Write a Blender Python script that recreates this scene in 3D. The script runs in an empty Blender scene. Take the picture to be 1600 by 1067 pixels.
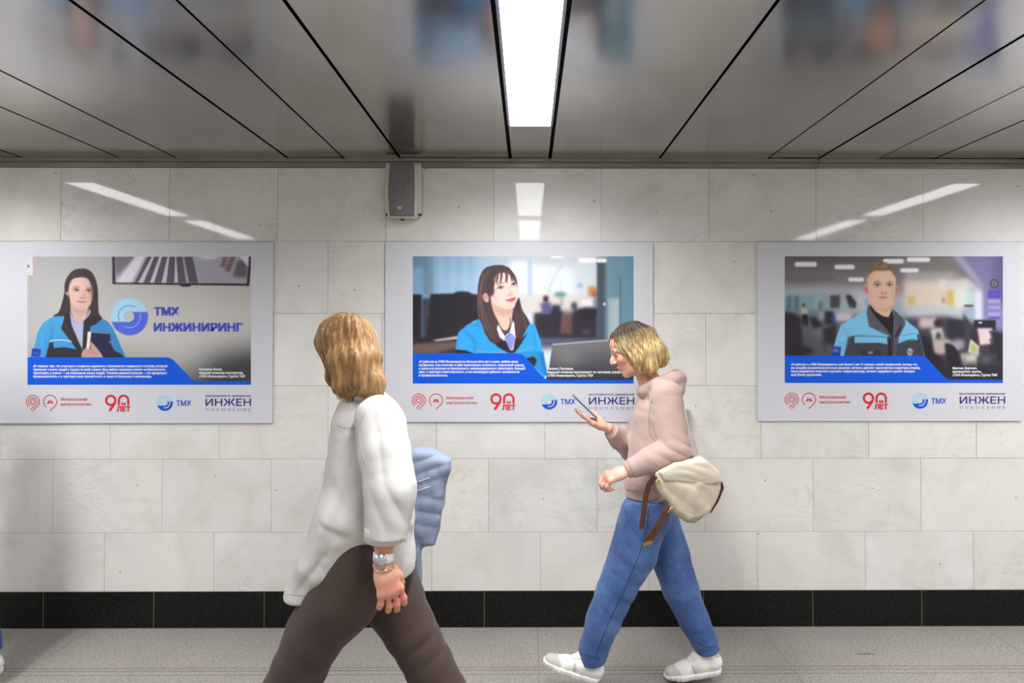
import bpy, bmesh, math, random
import numpy as np
from mathutils import Vector, Matrix

# ------------------------------------------------------------------ camera, light, exposure
SC = bpy.context.scene
COL = SC.collection
CAM_D, EYE = 3.60, 1.62              # distance to the marble wall (plane y = 0), eye height
FPX, PCX, PCY = 1015.0, 832.0, 504.0  # focal length and principal point on the 1600 x 1067 frame
YAW, PITCH = math.radians(0.33), math.radians(0.90)
cd = bpy.data.cameras.new('camera')
cd.sensor_fit = 'HORIZONTAL'; cd.sensor_width = 36.0
cd.lens = FPX / 1600.0 * 36.0
cd.shift_x = (800.0 - PCX) / 1600.0
cd.shift_y = (PCY - 533.5) / 1600.0
cd.clip_start = 0.05
cam = bpy.data.objects.new('camera', cd); COL.objects.link(cam)
cam.location = (0, -CAM_D, EYE)
cam.rotation_euler = (math.pi / 2 + PITCH, 0, -YAW)
SC.camera = cam
wd = bpy.data.worlds.new('world'); SC.world = wd; wd.use_nodes = True
wd.node_tree.nodes['Background'].inputs[0].default_value = (0.9, 0.95, 1.0, 1)
wd.node_tree.nodes['Background'].inputs[1].default_value = 0.0
SC.view_settings.view_transform = 'Standard'
SC.view_settings.look = 'None'
SC.view_settings.gamma = 1.0
SC.view_settings.use_curve_mapping = False
SC.view_settings.exposure = 0.35
LAMP_W, LAMP_SPREAD = 22.0, math.radians(150)   # downward part of each lamp's light
LAMP = 8.5                          # radiance of the ceiling diffusers (built with the lamps below)
LAMP_COLOR = (0.985, 0.99, 1.0)

_R = cam.rotation_euler.to_matrix()
def W(px, py, y):
    """the point at depth plane y that shows at pixel (px, py) of the photograph"""
    d = _R @ Vector(((px - PCX) / FPX, (PCY - py) / FPX, -1.0))
    t = (y + CAM_D) / d.y
    return Vector((0, -CAM_D, EYE)) + d * t

# ------------------------------------------------------------------ helpers
def lin(c):
    c = np.asarray(c, float) / 255.0
    return np.where(c <= 0.04045, c / 12.92, ((c + 0.055) / 1.055) ** 2.4)
def L3(r, g, b, k=1.0):
    v = lin((r, g, b)) * k
    return (float(v[0]), float(v[1]), float(v[2]), 1.0)

class G:
    """tiny node-graph helper"""
    def __init__(s, name):
        s.m = bpy.data.materials.new(name); s.m.use_nodes = True
        s.t = s.m.node_tree; s.b = s.t.nodes['Principled BSDF']
    def n(s, typ, ins=None, **kw):
        nd = s.t.nodes.new(typ)
        for k, v in kw.items(): setattr(nd, k, v)
        for k, v in (ins or {}).items(): s.set(nd, k, v)
        return nd
    def set(s, nd, k, v):
        sock = nd.inputs[k]
        if hasattr(v, 'bl_idname') and hasattr(v, 'outputs'): v = v.outputs[0]
        if isinstance(v, bpy.types.NodeSocket): s.t.links.new(v, sock)
        else: sock.default_value = v
    def p(s, **kw):
        names = dict(base='Base Color', rough='Roughness', metal='Metallic', ior='IOR', normal='Normal', spec='Specular IOR Level',
                     sheen='Sheen Weight', sss='Subsurface Weight', coat='Coat Weight', aniso='Anisotropic', tangent='Tangent',
                     ecol='Emission Color', estr='Emission Strength', alpha='Alpha', trans='Transmission Weight')
        for k, v in kw.items(): s.set(s.b, names[k], v)
        return s
    def mix(s, f, a, b, mode='MIX'):
        nd = s.n('ShaderNodeMix', data_type='RGBA', blend_type=mode)
        s.set(nd, 0, f); s.set(nd, 6, a); s.set(nd, 7, b)
        return nd.outputs[2]
    def math(s, op, a, b=0.0, c=None):
        nd = s.n('ShaderNodeMath', operation=op)
        s.set(nd, 0, a); s.set(nd, 1, b)
        if c is not None: s.set(nd, 2, c)
        return nd.outputs[0]
    def ramp(s, f, stops):
        nd = s.n('ShaderNodeValToRGB'); s.set(nd, 0, f)
        e = nd.color_ramp.elements
        while len(e) < len(stops): e.new(0.5)
        for q, (p, c) in zip(e, stops):
            q.position = p; q.color = c if len(c) == 4 else (*c, 1)
        return nd.outputs[0]
    def noise(s, vec, scale, detail=4.0, rough=0.5, dist=0.0, dim='3D'):
        nd = s.n('ShaderNodeTexNoise', noise_dimensions=dim)
        s.set(nd, 'Vector', vec); s.set(nd, 'Scale', scale); s.set(nd, 'Detail', detail)
        s.set(nd, 'Roughness', rough); s.set(nd, 'Distortion', dist)
        return nd.outputs[0]
    def mapping(s, vec, scale=(1, 1, 1), rot=(0, 0, 0), loc=(0, 0, 0)):
        nd = s.n('ShaderNodeMapping'); s.set(nd, 'Vector', vec)
        nd.inputs['Scale'].default_value = scale; nd.inputs['Rotation'].default_value = rot; nd.inputs['Location'].default_value = loc
        return nd.outputs[0]
    def pos(s): return s.n('ShaderNodeNewGeometry').outputs['Position']
    def obj(s): return s.n('ShaderNodeTexCoord').outputs['Object']
    def bump(s, h, strength=0.3, dist=0.002):
        nd = s.n('ShaderNodeBump'); s.set(nd, 'Height', h); s.set(nd, 'Strength', strength); s.set(nd, 'Distance', dist)
        return nd.outputs[0]
    def attr(s, name, out='Color'): return s.n('ShaderNodeAttribute', attribute_name=name).outputs[out]

def simple(name, base, rough=0.6, metal=0.0, vary=0.06, scale=30.0, spec=0.5, bump=0.0):
    g = G(name); n = g.noise(g.obj(), scale, 3)
    lo = tuple(c * (1 - vary) for c in base[:3]) + (1,); hi = tuple(min(1, c * (1 + vary)) for c in base[:3]) + (1,)
    g.p(base=g.mix(n, lo, hi), rough=rough, metal=metal, spec=spec)
    if bump: g.p(normal=g.bump(g.noise(g.obj(), scale * 8, 2), bump, 0.001))
    return g.m

def tag(o, label=None, cat=None, group=None, kind=None):
    if label: o['label'] = label
    if cat: o['category'] = cat
    if group: o['group'] = group
    if kind: o['kind'] = kind
    return o
def empty(name, loc=(0, 0, 0)):
    o = bpy.data.objects.new(name, None); COL.objects.link(o); o.location = loc; o.empty_display_size = 0.05
    return o
def link_mesh(name, me, material=None, parent=None, smooth=False):
    if material is not None:
        for mm in (material if isinstance(material, (list, tuple)) else [material]): me.materials.append(mm)
    if smooth: me.polygons.foreach_set('use_smooth', np.ones(len(me.polygons), bool))
    o = bpy.data.objects.new(name, me); COL.objects.link(o)
    if parent is not None:
        o.parent = parent
        me.transform(Matrix.Translation(-Vector(parent_world(parent))))
    return o
def parent_world(p):
    v = Vector(p.location)
    while p.parent: p = p.parent; v = v + Vector(p.location)
    return v
def from_data(name, verts, faces, material=None, parent=None, smooth=False):
    me = bpy.data.meshes.new(name); me.from_pydata([tuple(v) for v in verts], [], [tuple(f) for f in faces]); me.update()
    return link_mesh(name, me, material, parent, smooth)
def arr_mesh(name, verts, quads):
    """mesh from numpy arrays (quads only)"""
    me = bpy.data.meshes.new(name)
    nv, nf = len(verts), len(quads)
    me.vertices.add(nv); me.vertices.foreach_set('co', np.asarray(verts, np.float32).ravel())
    me.loops.add(nf * 4); me.loops.foreach_set('vertex_index', np.asarray(quads, np.int32).ravel())
    me.polygons.add(nf)
    me.polygons.foreach_set('loop_start', np.arange(0, nf * 4, 4, dtype=np.int32))
    me.polygons.foreach_set('loop_total', np.full(nf, 4, np.int32))
    me.update(calc_edges=True); me.validate()
    return me
def bm_box(bm, x0, x1, y0, y1, z0, z1, mi=0):
    vs = [bm.verts.new((x, y, z)) for x in (x0, x1) for y in (y0, y1) for z in (z0, z1)]
    for f in ((0, 1, 3, 2), (4, 6, 7, 5), (0, 4, 5, 1), (2, 3, 7, 6), (0, 2, 6, 4), (1, 5, 7, 3)):
        q = bm.faces.new([vs[i] for i in f]); q.material_index = mi
    return vs
def bm_obj(name, bm, material=None, parent=None, smooth=False, bevel=0.0, seg=2):
    if bevel:
        bmesh.ops.bevel(bm, geom=list(bm.edges), offset=bevel, segments=seg, affect='EDGES', profile=0.7)
    bmesh.ops.recalc_face_normals(bm, faces=bm.faces)
    me = bpy.data.meshes.new(name); bm.to_mesh(me); bm.free()
    return link_mesh(name, me, material, parent, smooth)
def box(name, x0, x1, y0, y1, z0, z1, material, parent=None, bevel=0.0):
    bm = bmesh.new(); bm_box(bm, x0, x1, y0, y1, z0, z1)
    return bm_obj(name, bm, material, parent, bevel=bevel)
def tube(name, pts, r, material, parent=None, seg=10, radii=None, flat=1.0):
    """swept tube along points"""
    pts = [Vector(p) for p in pts]; n = len(pts); vs = []; fs = []
    side = None
    for i, p in enumerate(pts):
        t = (pts[min(i + 1, n - 1)] - pts[max(i - 1, 0)]).normalized()
        if side is None: side = t.cross(Vector((0, 1, 0)) if abs(t.y) < 0.9 else Vector((1, 0, 0))).normalized()
        side = (side - t * side.dot(t)).normalized(); up = t.cross(side)
        rr = radii[i] if radii else r
        for k in range(seg):
            a = 2 * math.pi * k / seg
            vs.append(p + side * (math.cos(a) * rr) + up * (math.sin(a) * rr * flat))
    for i in range(n - 1):
        for k in range(seg):
            fs.append((i * seg + k, i * seg + (k + 1) % seg, (i + 1) * seg + (k + 1) % seg, (i + 1) * seg + k))
    fs.append(tuple(range(seg))[::-1]); fs.append(tuple((n - 1) * seg + k for k in range(seg)))
    return from_data(name, vs, fs, material, parent, True)
# ------------------------------------------------------------------ the corridor
ZC, ZB, ZT = 2.585, 0.20, 2.525      # ceiling, top of black base course, underside of metal trim
XA, XB, YB = -7.4, 7.4, -4.0        # corridor ends and opposite wall
X = lambda px: (px - 826.0) / 282.0  # pixel column on the marble wall -> metres
rnd = random.Random(7)

def marble():
    g = G('cream_marble'); P = g.pos(); tid = g.attr('tile')
    sep = g.n('ShaderNodeSeparateColor', {0: tid})
    off = g.n('ShaderNodeVectorMath', {0: tid, 1: (37.0, 19.0, 53.0)}, operation='MULTIPLY').outputs[0]
    q = g.n('ShaderNodeVectorMath', {0: P, 1: off}, operation='ADD').outputs[0]
    cloud = g.noise(q, 2.6, 6, 0.6, 1.2)
    base = g.ramp(cloud, [(0.28, L3(211, 208, 203)), (0.5, L3(222, 220, 216)), (0.72, L3(229, 228, 225))])
    warm = g.ramp(sep.outputs[0], [(0.0, (0.985, 0.995, 1.0)), (0.6, (1, 0.995, 0.985)), (1.0, (1, 0.985, 0.965))])
    base = g.mix(1.0, base, warm, 'MULTIPLY')
    br = g.ramp(sep.outputs[1], [(0, (0.96, 0.96, 0.96)), (1, (1.0, 1.0, 1.0))])
    base = g.mix(1.0, base, br, 'MULTIPLY')
    # diagonal grey veining
    vq = g.mapping(q, (2.2, 2.2, 5.5), (0, 0.7, 0))
    v = g.noise(vq, 1.3, 7, 0.62, 1.6)
    vein = g.ramp(v, [(0.455, (0, 0, 0)), (0.495, (1, 1, 1)), (0.535, (0, 0, 0))])
    veinm = g.math('MULTIPLY', vein, g.ramp(g.noise(q, 1.7, 3), [(0.48, (0, 0, 0)), (0.68, (1, 1, 1))]))
    base = g.mix(g.math('MULTIPLY', veinm, 0.22), base, L3(150, 146, 138))
    # fine ochre stains
    st = g.ramp(g.noise(g.mapping(q, (1, 1, 1), (0, 0.5, 0)), 6.5, 6, 0.7, 2.5), [(0.63, (0, 0, 0)), (0.76, (1, 1, 1))])
    base = g.mix(g.math('MULTIPLY', st, 0.34), base, L3(168, 148, 112))
    # small dark pits
    vo = g.n('ShaderNodeTexVoronoi', {'Vector': q, 'Scale': 11.0}, feature='F1')
    pit = g.math('MULTIPLY', g.math('LESS_THAN', vo.outputs['Distance'], 0.06),
                 g.math('GREATER_THAN', g.n('ShaderNodeSeparateColor', {0: vo.outputs['Color']}).outputs[0], 0.66))
    base = g.mix(g.math('MULTIPLY', pit, 0.6), base, L3(95, 85, 72))
    g.p(base=base, rough=g.math('MULTIPLY_ADD', cloud, 0.06, 0.02), spec=0.5)
    return g.m
def black_stone():
    g = G('black_granite'); P = g.pos()
    n1 = g.noise(P, 60, 6, 0.7); n2 = g.noise(P, 400, 2)
    b = g.ramp(n1, [(0.35, L3(8, 9, 8)), (0.6, L3(24, 25, 24)), (0.8, L3(40, 42, 40))])
    b = g.mix(g.math('MULTIPLY', g.math('GREATER_THAN', n2, 0.69), 0.5), b, L3(85, 85, 80))
    g.p(base=b, rough=0.25, spec=0.22); return g.m
def granite():
    g = G('grey_granite_floor'); P = g.pos()
    n = g.noise(P, 120, 4, 0.8); m = g.noise(P, 60, 3, 0.6); c = g.noise(P, 1.4, 5, 0.6)
    b = g.ramp(n, [(0.3, L3(84, 81, 77)), (0.5, L3(158, 154, 149)), (0.7, L3(210, 206, 200))])
    b = g.mix(g.ramp(m, [(0.5, (0, 0, 0)), (0.62, (0.45, 0.45, 0.45))]), b, L3(134, 128, 120))
    b = g.mix(1.0, b, g.ramp(c, [(0.3, (0.86, 0.85, 0.84)), (0.65, (1.0, 0.99, 0.97))]), 'MULTIPLY')
    dirt = g.ramp(g.noise(g.mapping(P, (0.6, 2.5, 1)), 3, 6, 0.7, 1), [(0.6, (0, 0, 0)), (0.75, (1, 1, 1))])
    b = g.mix(g.math('MULTIPLY', dirt, 0.25), b, L3(120, 108, 92))
    b = g.mix(1.0, b, (0.93, 0.925, 0.92, 1), 'MULTIPLY')
    sp_ = g.n('ShaderNodeVectorMath', {0: g.mapping(g.mapping(P, loc=(-1.70, 0.305, 0)), (20.0, 105.0, 0.0), (0, 0, 0.75))}, operation='LENGTH').outputs['Value']   # one dark scuff
    b = g.mix(g.math('MULTIPLY', g.math('LESS_THAN', g.math('ADD', sp_, g.math('MULTIPLY', m, 0.5)), 1.25), 0.65), b, L3(74, 72, 70))
    g.p(base=b, rough=0.42, spec=0.4, normal=g.bump(n, 0.08, 0.001)); return g.m
def sheet_metal():
    g = G('satin_metal_panel'); P = g.pos()
    br = g.noise(g.mapping(P, (160, 2.0, 1)), 1.0, 3); bl = g.noise(g.mapping(P, (1.0, 0.6, 1)), 2.2, 4, 0.6)
    base = g.ramp(bl, [(0.3, L3(170, 167, 164)), (0.7, L3(188, 186, 184))])
    base = g.mix(g.math('MULTIPLY', br, 0.10), base, L3(146, 143, 140))
    g.p(base=base, metal=1.0, rough=g.math('MULTIPLY_ADD', bl, 0.08, 0.125), normal=g.bump(g.noise(P, 1.6, 2), 0.25, 0.02))
    return g.m
M_MARBLE, M_BLACK, M_FLOOR, M_PANEL = marble(), black_stone(), granite(), sheet_metal()
M_GROOVE = simple('dark_groove', (0.018, 0.015, 0.013, 1), 0.8)
M_GROUT = simple('sandy_grout', L3(150, 140, 122), 0.9, vary=0.25, scale=14)
M_JOINT = simple('brown_joint_filler', L3(112, 92, 70), 0.9, vary=0.2, scale=20)
M_TRIM = simple('grey_aluminium_profile', L3(150, 142, 130), 0.38, 1.0, 0.12, 6)

def tiled(name, rows, xoff, pitch, axis_y, face, mats, gap=0.0016, tilt=0.0010, bed=0.004, rowclip=(XA, XB)):
    """a wall of separate slabs standing proud of a grout bed; face = +1 looks towards -y, -1 towards +y"""
    bm = bmesh.new(); lay = bm.loops.layers.color.new('tile')
    bm_box(bm, XA, XB, axis_y + bed * face, axis_y + 0.12 * face, rows[0], rows[-1], 1)
    for r in range(len(rows) - 1):
        z0, z1 = rows[r] + gap / 2, rows[r + 1] - gap / 2
        x = xoff[r] + pitch * math.floor((XA - xoff[r]) / pitch)
        while x < XB:
            a, b = max(x + gap / 2, XA), min(x + pitch - gap / 2, XB)
            if b - a > 0.01:
                tx, tz = rnd.gauss(0, tilt), rnd.gauss(0, tilt)
                cx, cz = (a + b) / 2, (z0 + z1) / 2
                col = (rnd.random(), rnd.random(), rnd.random(), 1)
                e = 0.0003
                co = lambda xx, zz, dy: (xx, axis_y + (dy + ((xx - cx) * tx + (zz - cz) * tz)) * face, zz)
                f0 = [bm.verts.new(co(u, v, 0.0)) for u, v in ((a + e, z0 + e), (b - e, z0 + e), (b - e, z1 - e), (a + e, z1 - e))]
                f1 = [bm.verts.new(co(u, v, 0.0004)) for u, v in ((a, z0), (b, z0), (b, z1), (a, z1))]
                f2 = [bm.verts.new(co(u, v, 0.012)) for u, v in ((a, z0), (b, z0), (b, z1), (a, z1))]
                fs = [bm.faces.new(f0)]
                for p, q in ((f0, f1), (f1, f2)):
                    for k in range(4): fs.append(bm.faces.new((p[k], q[k], q[(k + 1) % 4], p[(k + 1) % 4])))
                for f in fs:
                    for l in f.loops: l[lay] = col
            x += pitch
    return tag(bm_obj(name, bm, mats), kind='structure')
rows = [0.20, 0.522, 0.925, 1.328, 1.727, 2.127, 2.536]
xo = [X(675.5), X(763.5), X(682.5), X(765.5), X(681), X(771)]
tiled('wall_back', rows, xo, 0.5985, 0.0, 1, [M_MARBLE, M_GROUT])
tiled('wall_front', rows, xo, 0.5985, YB, -1, [M_MARBLE, M_GROUT])
for nm, x0, x1 in (('wall_left', XA - 0.1, XA), ('wall_right', XB, XB + 0.1)):
    tag(box(nm, x0, x1, YB - 0.1, 0.1, 0, 2.8, M_MARBLE), kind='structure')
tiled('baseboard_back', [0.0, 0.2], [X(757)], 0.604, -0.0015, 1, [M_BLACK, M_JOINT], 0.0035, 0.0, 0.0006)
tiled('baseboard_front', [0.0, 0.2], [X(757)], 0.604, YB + 0.0015, -1, [M_BLACK, M_JOINT], 0.0035, 0.0, 0.0006)

# floor: granite slabs, border course and a narrow inlaid strip along the wall
bm = bmesh.new(); bm_box(bm, XA, XB, YB - 0.1, 0.1, -0.10, -0.0009, 1)
gx = 0.0012
def slabs(y0, y1, pitch, off):
    x = off + pitch * math.floor((XA - off) / pitch)
    while x < XB:
        bm_box(bm, max(x + gx, XA), min(x + pitch - gx, XB), y0 + gx, y1 - gx, -0.03, 0.0, 0); x += pitch
slabs(-0.425, 0.02, 1.225, X(1185)); slabs(-0.452, -0.428, 2.0, 0.3); slabs(-0.490, -0.455, 1.225, X(1185))
yy = -0.492
k = 0
while yy > YB:
    slabs(max(yy - 0.7, YB - 0.05), yy, 1.225, X(1185) + 0.61 * (k % 2)); yy -= 0.7; k += 1
tag(bm_obj('floor', bm, [M_FLOOR, M_JOINT]), kind='structure')

# ceiling: long metal panels with shadow gaps, lamp strips left open between them
joints = [-7.4, -6.0, -5.85, -5.12, -4.5, -4.2, -3.9, -3.3, -3.005, -2.785, -2.255, -1.943, -1.330, -1.021, -0.709, -0.106, 0.120,
          0.723, 1.323, 1.606, 1.940, 2.252, 2.735, 2.955, 3.55, 4.15, 4.46, 4.77, 5.37, 5.62, 5.85, 6.6, 7.4]
strips = [(-6.0, -5.85), (-3.005, -2.785), (-0.106, 0.120), (2.735, 2.955), (5.62, 5.85)]
YL = [(-1.78, -0.575), (-3.10, -1.985)]   # the two lamps of each strip
bm = bmesh.new(); bm_box(bm, XA - 0.1, XB + 0.1, YB - 0.1, 0.1, ZC + 0.06, ZC + 0.16, 1)
gp = 0.006
for a, b in zip(joints[:-1], joints[1:]):
    if (a, b) in strips:
        ends = [(0.0 - 0.004, YL[0][1] + 0.003), (YL[0][0] - 0.003, YL[1][1] + 0.003), (YL[1][0] - 0.003, YB)]
        for y1, y0 in ends:
            bm_box(bm, a + gp + 0.006, b - gp - 0.006, y0, y1, ZC, ZC + 0.02, 0)
    else:
        dz = rnd.uniform(-0.0015, 0.0015)
        bm_box(bm, a + gp, b - gp, YB, -0.004, ZC + dz, ZC + 0.02, 0)
tag(bm_obj('ceiling', bm, [M_PANEL, M_GROOVE], bevel=0.0), kind='structure')

bm = bmesh.new()   # stepped metal profile where the wall meets the ceiling
for x0, x1, dz in ((XA, X(1279) - 0.001, 0.0), (X(1279) + 0.001, XB, -0.002)):
    bm_box(bm, x0, x1, -0.012, 0.0, ZC - 0.048 + dz, ZC - 0.020 + dz); bm_box(bm, x0, x1, -0.030, 0.0, ZC - 0.020 + dz, ZC - 0.001)
tag(bm_obj('trim_1', bm, M_TRIM, bevel=0.0015), kind='structure')
bm = bmesh.new(); bm_box(bm, XA, XB, YB, YB + 0.03, ZC - 0.048, ZC - 0.001)
tag(bm_obj('trim_2', bm, M_TRIM), kind='structure')

# ceiling lamps
gl = G('lamp_diffuser'); gl.p(base=(0.9, 0.9, 0.9, 1), rough=0.5, ecol=(*LAMP_COLOR, 1), estr=LAMP)
M_FRAME = simple('lamp_frame_metal', L3(165, 165, 170), 0.35, 1.0)
where = {0: 'leftmost strip, out past the left edge', 1: 'left of the photo', 2: 'middle of the photo', 3: 'right of the photo', 4: 'far right'}
rowtxt = ['nearest the poster wall', 'second from the poster wall']
coltxt = ['second strip left of the wall speaker', 'first strip left of the wall speaker', 'strip just right of the wall speaker',
          'second strip right of the wall speaker', 'third strip right of the wall speaker']
for i, (a, b) in enumerate(strips):
    for j, (y0, y1) in enumerate(YL):
        c = ((a + b) / 2, (y0 + y1) / 2, ZC)
        root = tag(empty('ceiling_light', c), f'white linear ceiling light, {coltxt[i]}, {rowtxt[j]}', 'ceiling light', 'linear ceiling lights')
        w = 0.094 if b - a > 0.2 else 0.06
        bm = bmesh.new(); bm_box(bm, c[0] - w, c[0] + w, y0 + 0.004, y1 - 0.004, ZC + 0.002, ZC + 0.006)
        bm_obj('diffuser', bm, gl.m, root)
        bm = bmesh.new()
        for s in (-1, 1): bm_box(bm, c[0] + s * w - (0.0105 if s < 0 else 0), c[0] + s * w + (0.0105 if s > 0 else 0), y0, y1, ZC + 0.001, ZC + 0.03)
        bm_box(bm, c[0] - w, c[0] + w, y0, y0 + 0.003, ZC, ZC + 0.03); bm_box(bm, c[0] - w, c[0] + w, y1 - 0.003, y1, ZC, ZC + 0.03)
        bm_box(bm, c[0] - w, c[0] + w, y0 + 0.003, y1 - 0.003, ZC + 0.02, ZC + 0.03)
        bm_obj('lamp_frame', bm, M_FRAME, root)
        ld = bpy.data.lights.new('lamp_light', 'AREA'); ld.shape = 'RECTANGLE'; ld.size = 2 * w - 0.01; ld.size_y = y1 - y0 - 0.02
        ld.energy = LAMP_W; ld.spread = LAMP_SPREAD; ld.color = LAMP_COLOR
        lo = bpy.data.objects.new('lamp_light', ld); COL.objects.link(lo); lo.parent = root; lo.location = (0, 0, -0.001)

# wall loudspeaker
M_SHELL = simple('pale_grey_plastic', L3(205, 200, 188), 0.4, vary=0.08, scale=8)
def grille_mat():
    g = G('grey_perforated_grille'); P = g.obj()
    v = g.n('ShaderNodeTexVoronoi', {'Vector': P, 'Scale': 260.0}); h = g.ramp(v.outputs['Distance'], [(0.2, L3(84, 78, 80)), (0.5, L3(134, 126, 128))])
    g.p(base=g.mix(g.math('MULTIPLY', g.noise(P, 9, 4), 0.4), h, L3(98, 92, 90)), rough=0.55, spec=0.3); return g.m
sp = tag(empty('wall_speaker', (X(631), 0, 2.41)), 'grey wall loudspeaker with curved grille under the ceiling trim above the middle poster', 'speaker')
def barrel(name, xl, xr, z0, z1, d0, bulge, mat, taper=0.0, n=14, thick=0.0):
    bm = bmesh.new(); rows_ = []
    for k in range(n + 1):
        t = k / n; z = z0 + (z1 - z0) * t; s = math.sin(math.pi * t)
        y = -(d0 + bulge * s); e = 0.004 * s
        rows_.append([bm.verts.new(p) for p in ((xl - e, -0.003, z), (xl - e, y + 0.012, z), (xl - e + 0.010, y, z), (xr + e - 0.010, y, z), (xr + e, y + 0.012, z), (xr + e, -0.003, z))])
    for a, b in zip(rows_[:-1], rows_[1:]):
        for k in range(5): bm.faces.new((a[k], a[k + 1], b[k + 1], b[k]))
        bm.faces.new((a[5], a[0], b[0], b[5]))
    bm.faces.new(rows_[0]); bm.faces.new(rows_[-1][::-1])
    return bm_obj(name, bm, mat, sp, True)
o = barrel('housing', X(604), X(659), 2.275, 2.555, 0.045, 0.012, M_SHELL)
o = barrel('grille_rim', X(609), X(654), 2.248, 2.548, 0.072, 0.016, M_SHELL)
gr_ = barrel('grille', X(610.5), X(652.5), 2.253, 2.543, 0.076, 0.016, grille_mat())
box('badge', X(626), X(631), -0.0845, -0.076, 2.290, 2.306, simple('silver_badge', L3(205, 200, 195), 0.3, 0.3), gr_)
tube('mounting_bolt', [(X(630), -0.03, 2.249), (X(630), -0.03, 2.238)], 0.012, simple('rusty_bolt', L3(120, 92, 80), 0.6), sp)
for s in (606, 657):
    tube('end_stub', [(X(s), -0.025, 2.276), (X(s), -0.025, 2.266)], 0.010, simple('dark_rubber', L3(70, 62, 58), 0.7), sp)
# ------------------------------------------------------------------ the three posters
class Paint:
    """draws a soft picture into an array that becomes the colours of a fine print mesh"""
    K = 1.5
    def __init__(s, x0, y0, w, h):
        s.x0, s.y0, s.w, s.h = x0, y0, w, h
        s.W, s.H = int(round(w * s.K)), int(round(h * s.K))
        s.a = np.zeros((s.H, s.W, 3)); s.o = (0, 0, 1.0)
    def frame(s, ox, oy, sc): s.o = (ox, oy, sc)          # coordinates of the following strokes
    def _c(s, pts):
        ox, oy, sc = s.o
        p = np.asarray(pts, float)
        return np.stack([(ox + p[:, 0] / sc - s.x0) * s.K, (oy + p[:, 1] / sc - s.y0) * s.K], 1)
    @staticmethod
    def spline(p, closed=True, n=6):
        N = len(p); out = []
        idx = (lambda i: i % N) if closed else (lambda i: min(max(i, 0), N - 1))
        for i in range(N if closed else N - 1):
            p0, p1, p2, p3 = (p[idx(i + k)] for k in (-1, 0, 1, 2))
            for t in np.linspace(0, 1, n, endpoint=False):
                out.append(0.5 * ((2 * p1) + (p2 - p0) * t + (2 * p0 - 5 * p1 + 4 * p2 - p3) * t * t + (3 * p1 - p0 - 3 * p2 + p3) * t ** 3))
        if not closed: out.append(p[-1])
        return np.array(out)
    @staticmethod
    def blur(m, r):
        if r < 0.2: return m
        n = int(max(1, round(r * 2.5))); k = np.exp(-0.5 * (np.arange(-n, n + 1) / r) ** 2); k /= k.sum()
        for ax in (0, 1):
            pad = [(0, 0)] * m.ndim; pad[ax] = (n, n)
            q = np.pad(m, pad, mode='edge'); acc = np.zeros_like(m)
            for i, kv in enumerate(k):
                sl = [slice(None)] * m.ndim; sl[ax] = slice(i, i + m.shape[ax]); acc += kv * q[tuple(sl)]
            m = acc
        return m
    def _mask(s, P, blur):
        pad = blur * 3 + 2
        a0, a1 = int(max(0, P[:, 0].min() - pad)), int(min(s.W, P[:, 0].max() + pad + 1))
        b0, b1 = int(max(0, P[:, 1].min() - pad)), int(min(s.H, P[:, 1].max() + pad + 1))
        if a1 <= a0 or b1 <= b0: return None
        S = 3
        xs = a0 + (np.arange((a1 - a0) * S) + 0.5) / S; ys = b0 + (np.arange((b1 - b0) * S) + 0.5) / S
        inside = np.zeros((len(ys), len(xs)), bool)
        Q = np.roll(P, -1, 0)
        for (xa, ya), (xb, yb) in zip(P, Q):
            if ya == yb: continue
            rws = np.nonzero((ys >= min(ya, yb)) & (ys < max(ya, yb)))[0]
            if len(rws) == 0: continue
            xc = xa + (ys[rws] - ya) / (yb - ya) * (xb - xa)
            inside[rws] ^= xs[None, :] < xc[:, None]
        m = inside.reshape(b1 - b0, S, a1 - a0, S).mean((1, 3))
        return (slice(b0, b1), slice(a0, a1)), s.blur(m, blur)
    def _put(s, r, m, col, alpha):
        m = (m * alpha)[..., None]; col = np.asarray(col, float)
        s.a[r] = s.a[r] * (1 - m) + col * m
    def poly(s, pts, col, blur=0.5, alpha=1.0, smooth=False, col2=None, axis='v'):
        P = s._c(pts)
        if smooth: P = s.spline(P)
        q = s._mask(P, blur * s.K)
        if q is None: return
        r, m = q
        if col2 is not None:
            h, w = m.shape
            t = (np.linspace(0, 1, h)[:, None] if axis == 'v' else np.linspace(0, 1, w)[None, :]) * np.ones((h, w))
            col = np.asarray(col, float) * (1 - t[..., None]) + np.asarray(col2, float) * t[..., None]
        s._put(r, m, col, alpha)
    def rect(s, x0, y0, x1, y1, col, blur=0.5, alpha=1.0, **k): s.poly([(x0, y0), (x1, y0), (x1, y1), (x0, y1)], col, blur, alpha, **k)
    def ell(s, cx, cy, rx, ry, col, blur=0.5, alpha=1.0, rot=0.0, a0=0, a1=360, inner=None):
        t = np.radians(np.linspace(a0, a1, 40)); c, d = math.cos(math.radians(rot)), math.sin(math.radians(rot))
        f = lambda k: [(cx + rx * k * math.cos(u) * c - ry * k * math.sin(u) * d, cy + rx * k * math.cos(u) * d + ry * k * math.sin(u) * c) for u in t]
        P = f(1.0)
        if inner: P = P + f(inner)[::-1]
        s.poly(P, col, blur, alpha)
    def line(s, pts, w, col, blur=0.4, alpha=1.0, taper=False, smooth=True):
        P = np.asarray(pts, float)
        if smooth and len(P) > 2: P = s.spline(P, False)
        d = np.gradient(P, axis=0); d /= np.linalg.norm(d, axis=1)[:, None] + 1e-9
        n = np.stack([-d[:, 1], d[:, 0]], 1); hw = np.full(len(P), w / 2.0)
        if taper: hw = hw * np.sin(np.linspace(0.15, math.pi - 0.15, len(P)))
        s.poly(np.concatenate([P + n * hw[:, None], (P - n * hw[:, None])[::-1]]), col, blur, alpha)
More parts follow.
